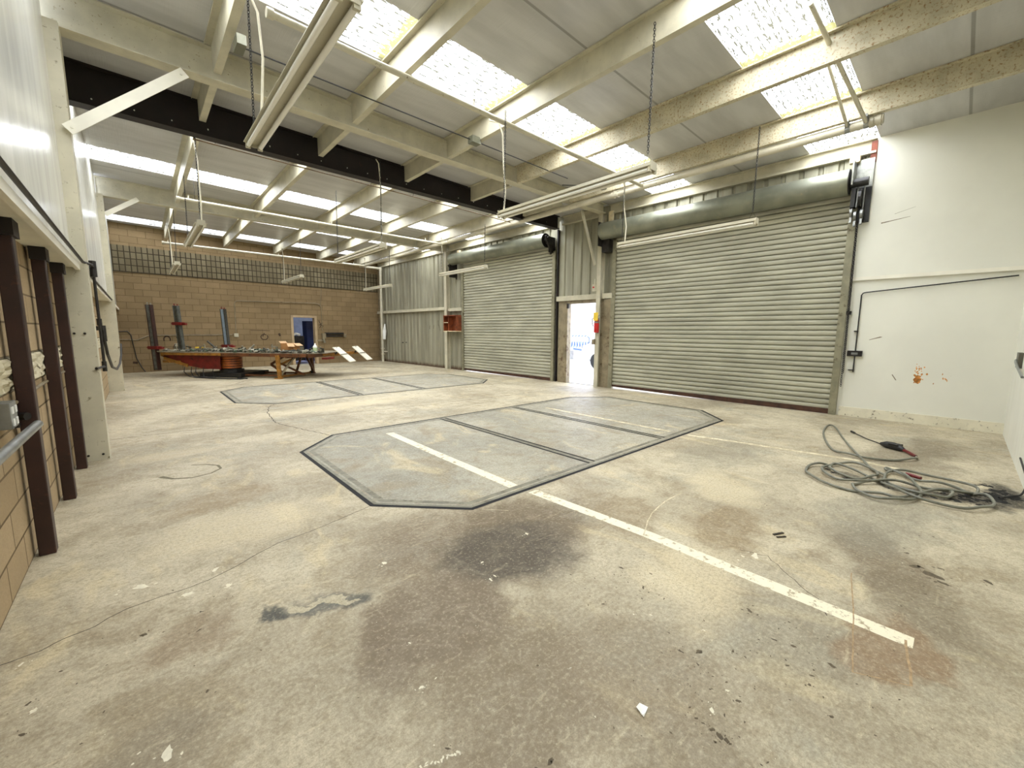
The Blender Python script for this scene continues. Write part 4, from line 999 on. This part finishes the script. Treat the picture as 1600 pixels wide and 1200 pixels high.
fx = [ # x, y centre, z, label, chain ends (y offsets), flex cord offset
 (.98, 3.63, 3.30, 'big twin-tube hanging light overhead, seen steeply at top left of photo', 1, 1.0),
 (4.12, 3.58, 3.22, 'twin-tube hanging light in front of the girder, right of black beam', 1, 1.18),
 (7.12, 3.52, 3.20, 'twin-tube hanging light directly before the large roll-up door', 0, 1.1),
 (.94, 10.15, 3.30, 'twin-tube hanging light far left below the far girder', 0, -1.1),
 (3.55, 8.75, 3.10, 'twin-tube hanging light at middle distance above the ochre machine', 0, -1.1),
 (7.62, 10.75, 3.38, 'twin-tube hanging light in front of the left roll-up door', 0, 1.15),
 (.93, 15.75, 3.28, 'small distant hanging light at far left before the scored block band', 0, 1.15),
 (4.36, 16.9, 3.38, 'small distant hanging light in the middle of the far wall', 0, 1.15),
 (7.35, 16.3, 3.26, 'small distant hanging light before the white riser pipe in far corner', 0, 1.15)]
proto = fixture_proto(2.44)
lights = [proto]+[copy_tree(proto) for _ in fx[1:]]      # copies first, then each gets its own chains and cord
for o, (x, y, z, lab, big, fo) in zip(lights, fx):
    o.location = (x, y, z-.03); o['label'] = lab
    zt = zc(x)-.31
    m = MB()
    for sy in ((1.15, -1.15)):
        chain(m, (x, y+sy, z+.16), (x+.02, y+sy, zt), *((.004, .034, .010) if y < 6 else (.005, .06, .009)))
        m.tube([(x-.02, y+sy-.06, z+.05), (x, y+sy, z+.16), (x+.02, y+sy+.06, z+.05)], .0025, 5)
    m.build('chain', 'black', o)
    m = MB(); yy = y+fo; k = .10
    cp = [(x+.02, yy, z+.05), (x+.035, yy+.01, z+.4), (x+.03, yy-.01, zt-.35), (x+.01, yy, zt-.05), (x-.03, yy+.02, zt+.02)] if y > 6 else [(x+.02, yy, z+.05), (x+.05, yy, z+.35), (x+.10, yy+k, z+.75), (x+.08, yy+k, zt-.25), (x+.02, yy+k*1.2, zt-.1), (x-.08, yy+k*2, zt-.08), (x-.10, yy+k*2.5, zt+.05)]
    m.tube(cp, .011, 8); m.build('power_cord', 'cord', o, True)

# ------------------------------------------------------------------ vehicle frame machine
U = Vector((-.68, .733, 0)); V = Vector((.733, .68, 0)); O = Vector((3.1, 14.2, 0))
def Q(s, w, z): p = O+U*s+V*w; return (p.x, p.y, z)
def mbQ(): m = MB(); m.T = Q; return m
mc = thing('frame_machine', 'long ochre and red vehicle frame straightening table on legs before the far wall', 'machine', Q(1.5, 1, 0))
m = mbQ(); m.add([(-1.0,.15,.78),(4.0,0,.78),(4.25,.35,.78),(4.25,1.7,.78),(4.0,2.0,.78),(-.9,2.0,.78),(-1.3,1.6,.78),(-1.3,.6,.78),
                  (-1.0,.15,.80),(4.0,0,.80),(4.25,.35,.80),(4.25,1.7,.80),(4.0,2.0,.80),(-.9,2.0,.80),(-1.3,1.6,.80),(-1.3,.6,.80)],
                 [(7,6,5,4,3,2,1,0),(8,9,10,11,12,13,14,15)]+[(i,(i+1)%8,8+(i+1)%8,8+i) for i in range(8)])
m.build('table_top', 'plate', mc)
m = mbQ(); m.box(-.9, 2.0, .06, .12, .68, .78); m.box(-.9, 4.0, 1.9, 1.96, .68, .78); m.box(-1.0, -.94, .1, 1.95, .66, .78); m.box(-.3, -.2, .1, 1.95, .64, .78); m.build('edge_beam', 'brown', mc)
m = mbQ(); m.box(1.9, 3.9, .04, .12, .70, .775); m.box(3.9, 3.98, .1, 1.9, .66, .775); m.build('edge_beam', 'yellow', mc)
m = mbQ()   # boat-shaped red skirt
for w in (.15, 1.1):
    m.add([(4.0, w, .74), (2.0, w, .74), (2.0, w, .26), (2.6, w, .27), (3.6, w, .45), (4.0, w, .66)], [(0,1,2,3,4,5)])
m.add([(4.0,.15,.66),(4.0,1.1,.66),(3.6,1.1,.45),(3.6,.15,.45),(2.6,1.1,.27),(2.6,.15,.27),(2.0,1.1,.26),(2.0,.15,.26)], [(0,1,2,3),(3,2,4,5),(5,4,6,7)])
m.build('skirt', 'red', mc)
m = mbQ(); m.box(3.35, 3.95, .12, .16, .45, .52); m.bar((3.9,.13,.60),(3.1,.13,.36), .03, .09); m.build('skirt_band', 'yellow', mc)
# central column with orange rings
m = mbQ()
for i in range(6): m.tube([(1.95, .55, .28+i*.075), (1.95, .55, .335+i*.075)], .30, 24)
m.build('lift_column', 'orange', mc, True)
m = mbQ(); m.tube([(1.95, .55, .18), (1.95, .55, .74)], .27, 20); m.build('lift_core', 'blackbeam', mc, True)
m = mbQ(); m.box(1.3, 2.7, .1, 1.4, .02, .14); m.tube([(1.95, .55, .1), (1.95, .55, .24)], .34, 18); m.build('base', 'black', mc)
m = mbQ(); m.box(.1, 1.5, .28, .34, .05, .10); m.box(.1, 1.5, 1.2, 1.26, .05, .10); m.build('base_rail', 'brown', mc)
# legs at the near end
for (w, mt) in ((.03, 'yellow'), (1.85, 'brown')):
    m = mbQ(); m.obox((-.02, w, .38), (.045, 0, 0), (0, .045, 0), (.02, 0, .36)); m.box(-.10, .10, w-.07, w+.07, 0, .03); m.build('leg', mt, mc)
m = mbQ(); m.bar((0, .05, .06), (0, 1.9, .04), .07, .05); m.build('foot_beam', 'yellow', mc)
for (a, b, mt) in [((.55, .5, .42), (-.1, .2, .7), 'brown'), ((.55, .5, .40), (.0, .35, .12), 'brown'), ((-.5, .6, .08), (.3, .6, .44), 'brown'), ((.3, .6, .40), (-.45, .5, .72), 'yellow'), ((-.05, 1.85, .10), (-.2, 1.2, .70), 'brown'), ((-.02, .10, .1), (-.3, .5, .72), 'jamb'), ((0, .9, .06), (-.25, .9, .7), 'brown')]:
    m = mbQ(); m.bar(a, b, .06, .05); m.build('scissor_bar', mt, mc)
m = mbQ(); m.tube([(-.02, 1.72, .05), (-.02, 1.80, .05)], .05, 12); m.build('caster', 'darksteel', mc)
m = mbQ(); m.bar((-1.2, .55, .74), (-1.5, 2.1, .76), .07, .06); m.bar((-1.25, .9, .70), (-1.65, 2.5, .74), .07, .06); m.build('outrigger', 'yellow', mc)
m = mbQ(); m.box(-1.25, -1.45, .35, .75, .60, .66); m.build('outrigger_stop', 'red', mc)
# ramps
for (s0, w0, s1, w1, lab) in [(-1.38, .78, -1.95, 1.2, 'nearer white perforated ramp plate tilted off the machine end'), (-1.55, 1.78, -2.08, 2.16, 'farther white perforated ramp plate tilted off the machine end')]:
    p0 = Vector(Q(s0, w0, .96)); p1 = Vector(Q(s0, w0+.42, .96)); p2 = Vector(Q(s1, w0+.42, .50)); p3 = Vector(Q(s1, w0, .50))
    ex_ = (p1-p0); ey_ = (p3-p0); n_ = ex_.cross(ey_).normalized()
    t = thing('ramp_plate', lab, 'ramp', tuple((p0+p2)/2), 'perforated ramps on the machine')
    m = MB(); a, b = ex_/2, ey_/2
    L1, L2 = a.length, b.length
    m.box(-L1, L1, -L2, L2, -.012, .012)
    o = m.build('plate', 'ramp', None); o.parent = t
    Mx = Matrix((a.normalized(), b.normalized(), a.normalized().cross(b.normalized()))).transposed()
    o.rotation_euler = Mx.to_euler()
    m = MB(); m.box(-L1, L1, -.012, .012, -.03, .016); o2 = m.build('cross_bar', 'clutter_light', None); o2.parent = t; o2.rotation_euler = Mx.to_euler()
    m = mbQ(); m.bar((s0+.02, w0+.2, .74), (s0-.1, w0+.2, .84), .04, .04); m.bar((s0-.1, w0+.2, .84), (s0-.02, w0+.2, .95), .03, .03); m.build('hinge_bracket', 'darksteel', t)
# towers
def tower(s, w, z0, z1, mat, clamp_z, label, lean=.04, facemat=None, low=None):
    t = thing('pulling_tower', label, 'tower', Q(s, w, .8), 'upright pulling towers')
    a, b = Vector(Q(s, w, z0)), Vector(Q(s+lean, w+.02, z1)); d = (b-a)
    X_ = Vector((.74, -.67, 0)); Y_ = Vector((.67, .74, 0))
    m = MB()
    for sg in (-1, 1): m.obox((a+b)/2+X_*.055*sg, d/2, X_*.022, Y_*.06)
    m.obox((a+b)/2+Y_*.045, d/2, X_*.05, Y_*.012); m.build('column', mat, t)
    if facemat:
        m = MB(); m.obox((a+b)/2-Y_*.055, d*.49, X_*.042, Y_*.01); m.build('front_face', facemat, t)
    m = MB(); m.tube([b+X_*.05, b+X_*.05+Vector((0,0,.05))], .02, 8); m.tube([b-X_*.05, b-X_*.05+Vector((0,0,.07))], .02, 8); m.build('top_pin', 'red' if mat != 'post' else 'clutter_light', t)
    c = a+d*((clamp_z-z0)/(z1-z0))
    m = MB(); m.obox(c, X_*.15, Y_*.09, Vector((0,0,.05))); m.obox(c+X_*.19-Vector((0,0,.01)), X_*.07, Y_*.05, Vector((0,0,.035))); m.tube([c-X_*.1, c-X_*.24], .02, 8); m.build('clamp', 'red', t)
    return t
tower(4.02, .0, .22, 2.27, 'post', .93, 'leftmost upright tower of the machine, dark red with pale top pins', .10, 'towergrey')
tower(4.10, 1.02, .80, 2.30, 'towergrey', 1.70, 'middle upright tower of the machine, grey with red clamp halfway', .10, 'clutter_dark')
tower(3.15, 1.88, .80, 2.24, 'clutter_dark', .93, 'right upright tower of the machine, pale blue-grey face', .08, 'towerblue')
# hoses under the table
t = thing('hydraulic_hose', 'tangle of thin black hydraulic hoses hanging under the machine', 'hose', Q(2.8, .2, 0))
m = mbQ()
for (a, b, c) in [(3.1, 2.6, .0), (2.8, 2.45, .1), (2.5, 2.3, .05), (2.3, 2.1, .2), (3.0, 2.75, .15)]:
    m.tube([(a, c, .32), (a-.02, c-.05, .18), ((a+b)/2, c-.12, .05), (b, c-.15, .02), (b-.25, c-.05, .02)], .012, 6)
m.tube([(2.6, -.1, .02), (2.0, -.25, .02), (1.4, -.3, .02), (1.0, -.28, .02), (.9, -.15, .02), (1.3, -.05, .02)], .018, 6)
m.build('hose', 'black', t, True)
# clutter on the table: individually built tools and parts
rnd = random.Random(21)
def on(s, w): return Q(s, w, .8)
bx = thing('cardboard_box', 'open tan cardboard box with one flap up on the machine table', 'box', on(0, .7))
m = mbQ()
s0, s1, w0, w1, h = -.20, .22, .55, .90, .28
m.box(s0, s1, w0, w0+.01, .81, .81+h); m.box(s0, s1, w1-.01, w1, .81, .81+h); m.box(s0, s0+.01, w0, w1, .81, .81+h); m.box(s1-.01, s1, w0, w1, .81, .81+h); m.box(s0, s1, w0, w1, .80, .81)
m.build('body', 'cardboard', bx)
m = mbQ(); m.add([(s0+.0, w0, .81+h), (s0, w1, .81+h), (s0-.12, w1, .81+h-.08), (s0-.12, w0, .81+h-.08)], [(0,1,2,3)]); m.add([(s0, w0, .81+h+.002), (s0+.22, w0, .81+h+.002), (s0+.1, w0-.12, .81+h-.1), (s0-.14, w0-.12, .81+h-.1)], [(0,1,2,3)])
m.add([(s1, w0, .81+h), (s1, w1, .81+h), (s1+.06, w1, .81+h+.06), (s1+.06, w0, .81+h+.06)], [(0,1,2,3)]); m.build('flap', simple('pale_cardboard', srgb(196,160,118), .8, 0, .05, 6), bx)
bo = thing('spray_bottle', 'white plastic bottle standing on the machine table near ramps', 'bottle', on(-1.0, .5))
m = mbQ(); pr_ = [(.80,.05),(.82,.06),(.98,.06),(1.02,.05),(1.05,.022),(1.09,.02),(1.10,.012)]
m.tube([(-.93,.55,z) for z, r in pr_], 0, 16, True, [r for z, r in pr_]); m.build('body', 'whiteplastic', bo, True)
m = mbQ(); m.tube([(-.93,.55,.84),(-.93,.55,.96)], .0615, 16, False); m.build('label_band', 'label', bo, True)
gl = thing('work_glove', 'yellow work glove lying among tools at machine left end', 'glove', on(3.1, .6))
m = mbQ(); m.obox((3.1,.62,.90), (.10,0,.0), (0,.06,0), (0,0,.045))
for k in range(4): m.tube([(3.02, .57+.03*k, .91), (2.93-.01*(k%2), .565+.03*k, .92)], .014, 6)
m.tube([(3.1,.56,.91),(3.05,.51,.92)], .014, 6); m.build('glove', 'extyellow', gl, False, .01)
def clampobj(s, w, lab, z=.8, mt='clutter_dark', k=1.0, ang=0):
    t = thing('pulling_clamp', lab, 'clamp', Q(s, w, z), 'clamps and hooks on the machine table')
    m = mbQ(); ca, sa = math.cos(ang)*k, math.sin(ang)*k
    f = lambda a, b, c: (s+a*ca-b*sa, w+a*sa+b*ca, z+c*k)
    m.bar(f(-.09,0,.03), f(.09,0,.03), .05*k, .05*k); m.bar(f(-.07,0,.05), f(-.07,0,.13), .04*k, .04*k); m.bar(f(-.07,0,.12), f(.05,0,.14), .04*k, .03*k); m.build('jaw', mt, t)
    m = mbQ(); m.tube([f(.03,0,.02), f(.03,0,.19)], .012*k, 8); m.tube([f(.03,-.03,.18), f(.03,.03,.18)], .008*k, 6); m.build('screw', 'clutter_light', t)
names = ['at left end beside the first tower', 'below the middle tower', 'just left of the right tower', 'in front of the right tower', 'right of the right tower', 'in the centre of the table', 'left of the cardboard box', 'right of the cardboard box', 'next to the white bottle', 'at the right end near ramps']
cs = [3.7, 3.35, 2.9, 2.35, 1.95, 1.4, .5, -.85, -1.1, -1.2]
i = 0
for nm, s in zip(names, cs):
    clampobj(s, .35+.25*rnd.random(), ('dark' if i % 2 else 'pale')+' steel clamp on the machine table '+nm, .8, 'clutter_dark' if i % 2 else 'clutter_light', 1.0+.5*rnd.random(), rnd.uniform(0, 6)); i += 1
# loose small parts nobody could count
for (nm, mt, n, lab) in [('scrap_parts', 'clutter_dark', 150, 'heap of small dark bolts, hooks and fittings spread along the machine table'), ('scrap_parts', 'clutter_light', 130, 'scatter of small bare metal fittings along the machine table'), ('scrap_parts', 'clutter_green', 50, 'small greenish fittings among tools on the machine table')]:
    m = mbQ()
    for k in range(n):
        s = rnd.uniform(-1.15, 2.7) if rnd.random() < .85 else rnd.uniform(2.7, 3.9)
        wv = .12+abs(rnd.gauss(0, .35)); wv = min(wv, 1.7)
        hgt = .015+.09*rnd.random()*(1 if 0 < s < 2.6 else .25)
        a = rnd.uniform(0, 3.1); L = rnd.uniform(.03, .12); tl = rnd.uniform(-.03, .07)
        d = (math.cos(a)*L, math.sin(a)*L)
        zz = .815+rnd.random()*hgt
        if k % 3: m.tube([(s-d[0], wv-d[1], zz-.0), (s+d[0], wv+d[1], zz+abs(tl))], rnd.uniform(.01, .028), 6)
        else: m.obox((s, wv, zz), (d[0]*.6, d[1]*.6, 0), (-d[1]*.35, d[0]*.35, 0), (0, 0, rnd.uniform(.01, .035)))
    tag(m.build(nm, mt, None, False, 0, Q(1, .5, .8)), lab, 'metal parts', None, 'stuff')
for (a, b, r, mt, lab) in [((3.95, -.03, .815), (2.9, .2, .82), .014, 'clutter_light', 'long bright steel bar along the left front table edge'),
                           ((3.4, .5, .86), (2.75, .6, .90), .022, 'clutter_light', 'pale steel rod pointing to the yellow glove'),
                           ((2.55, .7, .87), (2.95, .8, 1.12), .03, 'clutter_dark', 'dark lever sticking up from the heap of tools'),
                           ((3.85, .1, .87), (3.6, .2, .82), .025, 'clutter_light', 'short pale wedge at the foot of first tower'),
                           ((2.3, .3, .88), (1.9, .5, .87), .02, 'clutter_light', 'pale bar lying before the right tower'),
                           ((1.55, .9, .86), (1.42, .95, 1.02), .028, 'clutter_light', 'short pale rod leaning up, mid table'),
                           ((2.9, .55, .85), (2.2, .75, .86), .03, 'clutter_green', 'dull green bar lying in the middle of the tools')]:
    m = mbQ(); m.tube([a, b], r, 8); tag(m.build('steel_bar', mt, None, True, 0, Q(*a)), lab, 'bar')

# ------------------------------------------------------------------ pressure washer hose on the floor
def smooth(pts, n=5):
    out = []; P = [Vector(p) for p in pts]; N = len(P)
    for i in range(N-1):
        p0, p1, p2, p3 = P[max(i-1,0)], P[i], P[i+1], P[min(i+2, N-1)]
        for j in range(n):
            t = j/n; out.append(.5*((2*p1)+(p2-p0)*t+(2*p0-5*p1+4*p2-p3)*t*t+(3*p1-p0-3*p2+p3)*t**3))
    out.append(P[-1]); return out
hp = [(6.969,.255),(6.847,.248),(6.743,.279),(6.568,.417),(6.391,.658),(6.402,.823),(6.54,.99),(6.939,1.146),(7.459,1.276),(8.067,1.362),(8.276,1.343),(8.068,1.233),(7.468,1.048),(6.798,.853),(6.262,.681),(5.942,.553),(5.765,.462),(5.625,.414),(5.491,.423),(5.369,.487),(5.262,.596),(5.22,.74),(5.31,.86),(5.456,.912),(5.651,.903),(5.874,.823),(5.967,.694),(5.84,.517),(5.682,.477),(5.521,.504),(5.407,.605),(5.406,.747),(5.494,.849),(5.682,.876),(5.79,.848),(5.67,.665),(5.489,.478),(5.277,.308),(5.126,.169),(5.115,.013),(5.136,-.142),(5.228,-.242),(5.394,-.311),(5.54,-.32),(5.658,-.276),(5.709,-.187),(5.764,-.094),(5.76,.032),(5.82,.189),(5.946,.364),(6.03,.44),(5.99,.43),(5.894,.292),(5.541,.174),(5.324,.127),(5.081,.166),(4.908,.276),(4.855,.407),(4.955,.543),(5.059,.595),(5.21,.589),(5.347,.506),(5.51,.327),(5.569,.125),(5.557,-.031),(5.53,-.07),(5.383,-.035),(5.295,.064),(5.285,.208),(5.481,.378),(5.85,.42),(6.03,.31),(6.055,.094),(6.038,-.082),(5.876,-.216),(5.778,-.224),(5.652,-.16),(5.494,.024),(5.288,.159),(4.993,.264),(5.0,.386),(4.949,.585),(4.978,.792),(5.132,.956),(5.323,1.029),(5.531,1.04),(5.663,.972),(5.72,.876)]
hz = [.014+.012*(i % 3)+(.02 if 15 < i < 80 else 0)*((i*7) % 5)/5 for i in range(len(hp))]
pts = smooth([(x, y, z) for (x, y), z in zip(hp, hz)], 5)
ht = thing('pressure_hose', 'long grey hose lying in loose coils on the floor near right wall', 'hose', (5.5, .4, 0))
m = MB(); m.tube(pts, .0125, 10); m.build('hose', 'hose', ht, True)
m = MB(); m.tube([(5.948,.274,.03),(5.91,.217,.032),(5.872,.16,.03)], .018, 10); m.build('red_sleeve', 'red', ht, True)
wd = thing('spray_wand', 'black spray gun and lance with red collar at the hose end', 'spray gun', (7.25, .55, 0))
m = MB(); m.tube([(8.0,1.02,.02),(7.6,.80,.022),(7.34,.62,.03)], .008, 8); m.build('lance', 'black', wd, True)
m = MB(); m.tube([(8.02,1.03,.02),(7.93,.98,.02)], .016, 8); m.build('nozzle', 'black', wd, True)
m = MB(); m.tube([(7.34,.62,.035),(7.30,.56,.045),(7.26,.48,.045),(7.21,.42,.04),(7.17,.38,.03)], 0, 12, True, [.02,.045,.05,.04,.022]); m.obox((7.25,.47,.07), (.02,.05,0), (.05,-.02,0), (0,0,.012)); m.build('grip', 'black', wd, True)
m = MB(); m.tube([(7.17,.38,.03),(7.08,.32,.025),(6.97,.258,.016)], .019, 10); m.build('collar', 'red', wd, True)
t = thing('black_cable', 'black cable running from the floor stain up the near white wall', 'cable', (6.0, -.48, 0))
m = MB(); m.tube(smooth([(5.75,-.36,.02),(5.9,-.44,.02),(6.0,-.505,.03),(6.07,-.53,.14),(6.4,-.53,.17),(6.9,-.53,.2)]), .008, 8); m.build('cable', 'black', t, True)

# small litter
t = MB(); t.add([(1.35,.70,.004),(1.40,.71,.006),(1.395,.745,.003),(1.36,.74,.012)], [(0,1,2,3)]); t.box(1.355,1.375,.705,.72,.001,.006)
tag(t.build('paper_scrap', 'whiteplastic', None, False, 0, (1.37,.72,0)), 'tiny white paper scrap on the floor in the foreground', 'litter')
t = MB(); t.obox((3.46,.80,.004), (.045,-.02,0), (.004,.008,0), (0,0,.003)); t.obox((3.42,.77,.004), (.03,-.02,0), (.003,.006,0), (0,0,.003))
tag(t.build('bark_piece', 'crack', None, False, 0, (3.45,.8,0)), 'small dark flat sliver on the floor right of the white stripe', 'litter')

# ------------------------------------------------------------------ outdoors
m = MB(); m.box(9.75, 40, -12, 45, -.14, -.02); struct(m.build('ground', 'asphalt'), 'bright paved yard')
m = MB(); m.box(24, 24.3, 5, 40, -.02, 4.6); struct(m.build('wall_yard', 'stucco'), 'pale wall across the yard')
t = thing('painted_board', 'board with blue-grey sprayed lettering leaning across the bright yard', 'board', (18, 14.2, 0))
m = MB(); m.box(18.0, 18.06, 13.5, 15.05, .5, 1.46); m.build('board', simple('pale_board', srgb(196,206,222), .7, 0, .05, 4), t)
m = MB(); rnd = random.Random(5)
def stroke(pts, w):
    for i in range(len(pts)-1):
        a, b = Vector((17.99, pts[i][0], pts[i][1])), Vector((17.99, pts[i+1][0], pts[i+1][1])); m.bar(a, b, .01, w, (0, 1, .01))
for k in range(7):
    y = 14.85-k*.19
    stroke([(y, .66), (y-.03, 1.0), (y-.07, .72), (y-.11, 1.02)], .03)
for k in range(5): stroke([(14.8-k*.22, 1.28), (14.7-k*.22, 1.36)], .05)
stroke([(13.75, 1.3), (13.6, 1.2), (13.62, .8), (13.75, .7)], .05); stroke([(14.7, .6), (14.1, .55)], .10)
m.build('lettering', simple('slate_blue_paint', srgb(92,112,150), .7, 0, .1, 4), t)
m = MB(); m.box(18.06, 18.3, 13.6, 13.66, -.02, .9); m.box(18.06, 18.3, 14.9, 14.96, -.02, .9); m.build('prop', 'galv', t)
car = thing('parked_car', 'white car parked in the sunny yard, partly seen through the doorway', 'car', (15, 9.6, 0))
m = MB()
prof = [(8.2,.35),(8.2,1.0),(8.5,1.35),(9.0,1.62),(10.4,1.55),(10.75,1.05),(11.0,.95),(11.05,.5),(10.95,.35)]
m.extr(prof, 14.2, 15.9, lambda u, v, q: (q, u, v)); m.build('body', 'carpaint', car, False, .05)
m = MB(); m.extr([(9.1,1.1),(9.1,1.5),(10.3,1.46),(10.55,1.1)], 14.17, 14.21, lambda u, v, q: (q, u, v)); m.build('side_window', 'carglass', car)
m = MB(); m.box(14.18, 14.4, 10.85, 11.06, .8, .95); m.build('tail_lamp', 'stucco', car)
for y in (8.9, 10.3):
    m = MB(); m.tube([(14.16, y, .31), (14.4, y, .31)], .33, 20); m.build('wheel', 'black', car, True)
t = MB(); t.tube([(22, 17.0, 0), (22, 17.0, 6)], .08, 10); tag(t.build('yard_pole', 'stucco', None, True, 0, (22, 17, 0)), 'thin pale pole standing in the yard before the wall', 'pole')

# ------------------------------------------------------------------ world and sun
wd_ = bpy.data.worlds.new('World'); scene.world = wd_; wd_.use_nodes = True
nt = wd_.node_tree; bg = nt.nodes['Background']
bg.inputs[0].default_value = (.78, .84, 1, 1); bg.inputs[1].default_value = 3.5

# ------------------------------------------------------------------ camera
cam = bpy.data.cameras.new('camera'); co_ = bpy.data.objects.new('camera', cam); C.objects.link(co_)
yaw, pitch, roll, fpx = R(42.297), R(7.246), R(-.4257), 637.86
f = Vector((math.sin(yaw)*math.cos(pitch), math.cos(yaw)*math.cos(pitch), -math.sin(pitch)))
r = Vector((math.cos(yaw), -math.sin(yaw), 0)); d = f.cross(r)
r2 = r*math.cos(roll)+d*math.sin(roll); d2 = -r*math.sin(roll)+d*math.cos(roll)
Mx = Matrix((r2, -d2, -f)).transposed().to_4x4(); Mx.translation = Vector((0, 0, 1.5))
co_.matrix_world = Mx
cam.sensor_fit = 'HORIZONTAL'; cam.sensor_width = 36; cam.lens = fpx/1600*36; cam.clip_start = .02; cam.clip_end = 200
scene.camera = co_
scene.view_settings.view_transform = 'Standard'; scene.view_settings.look = 'None'
scene.view_settings.exposure = .80; scene.view_settings.gamma = 1
try: scene.view_settings.use_curve_mapping = False
except Exception: pass
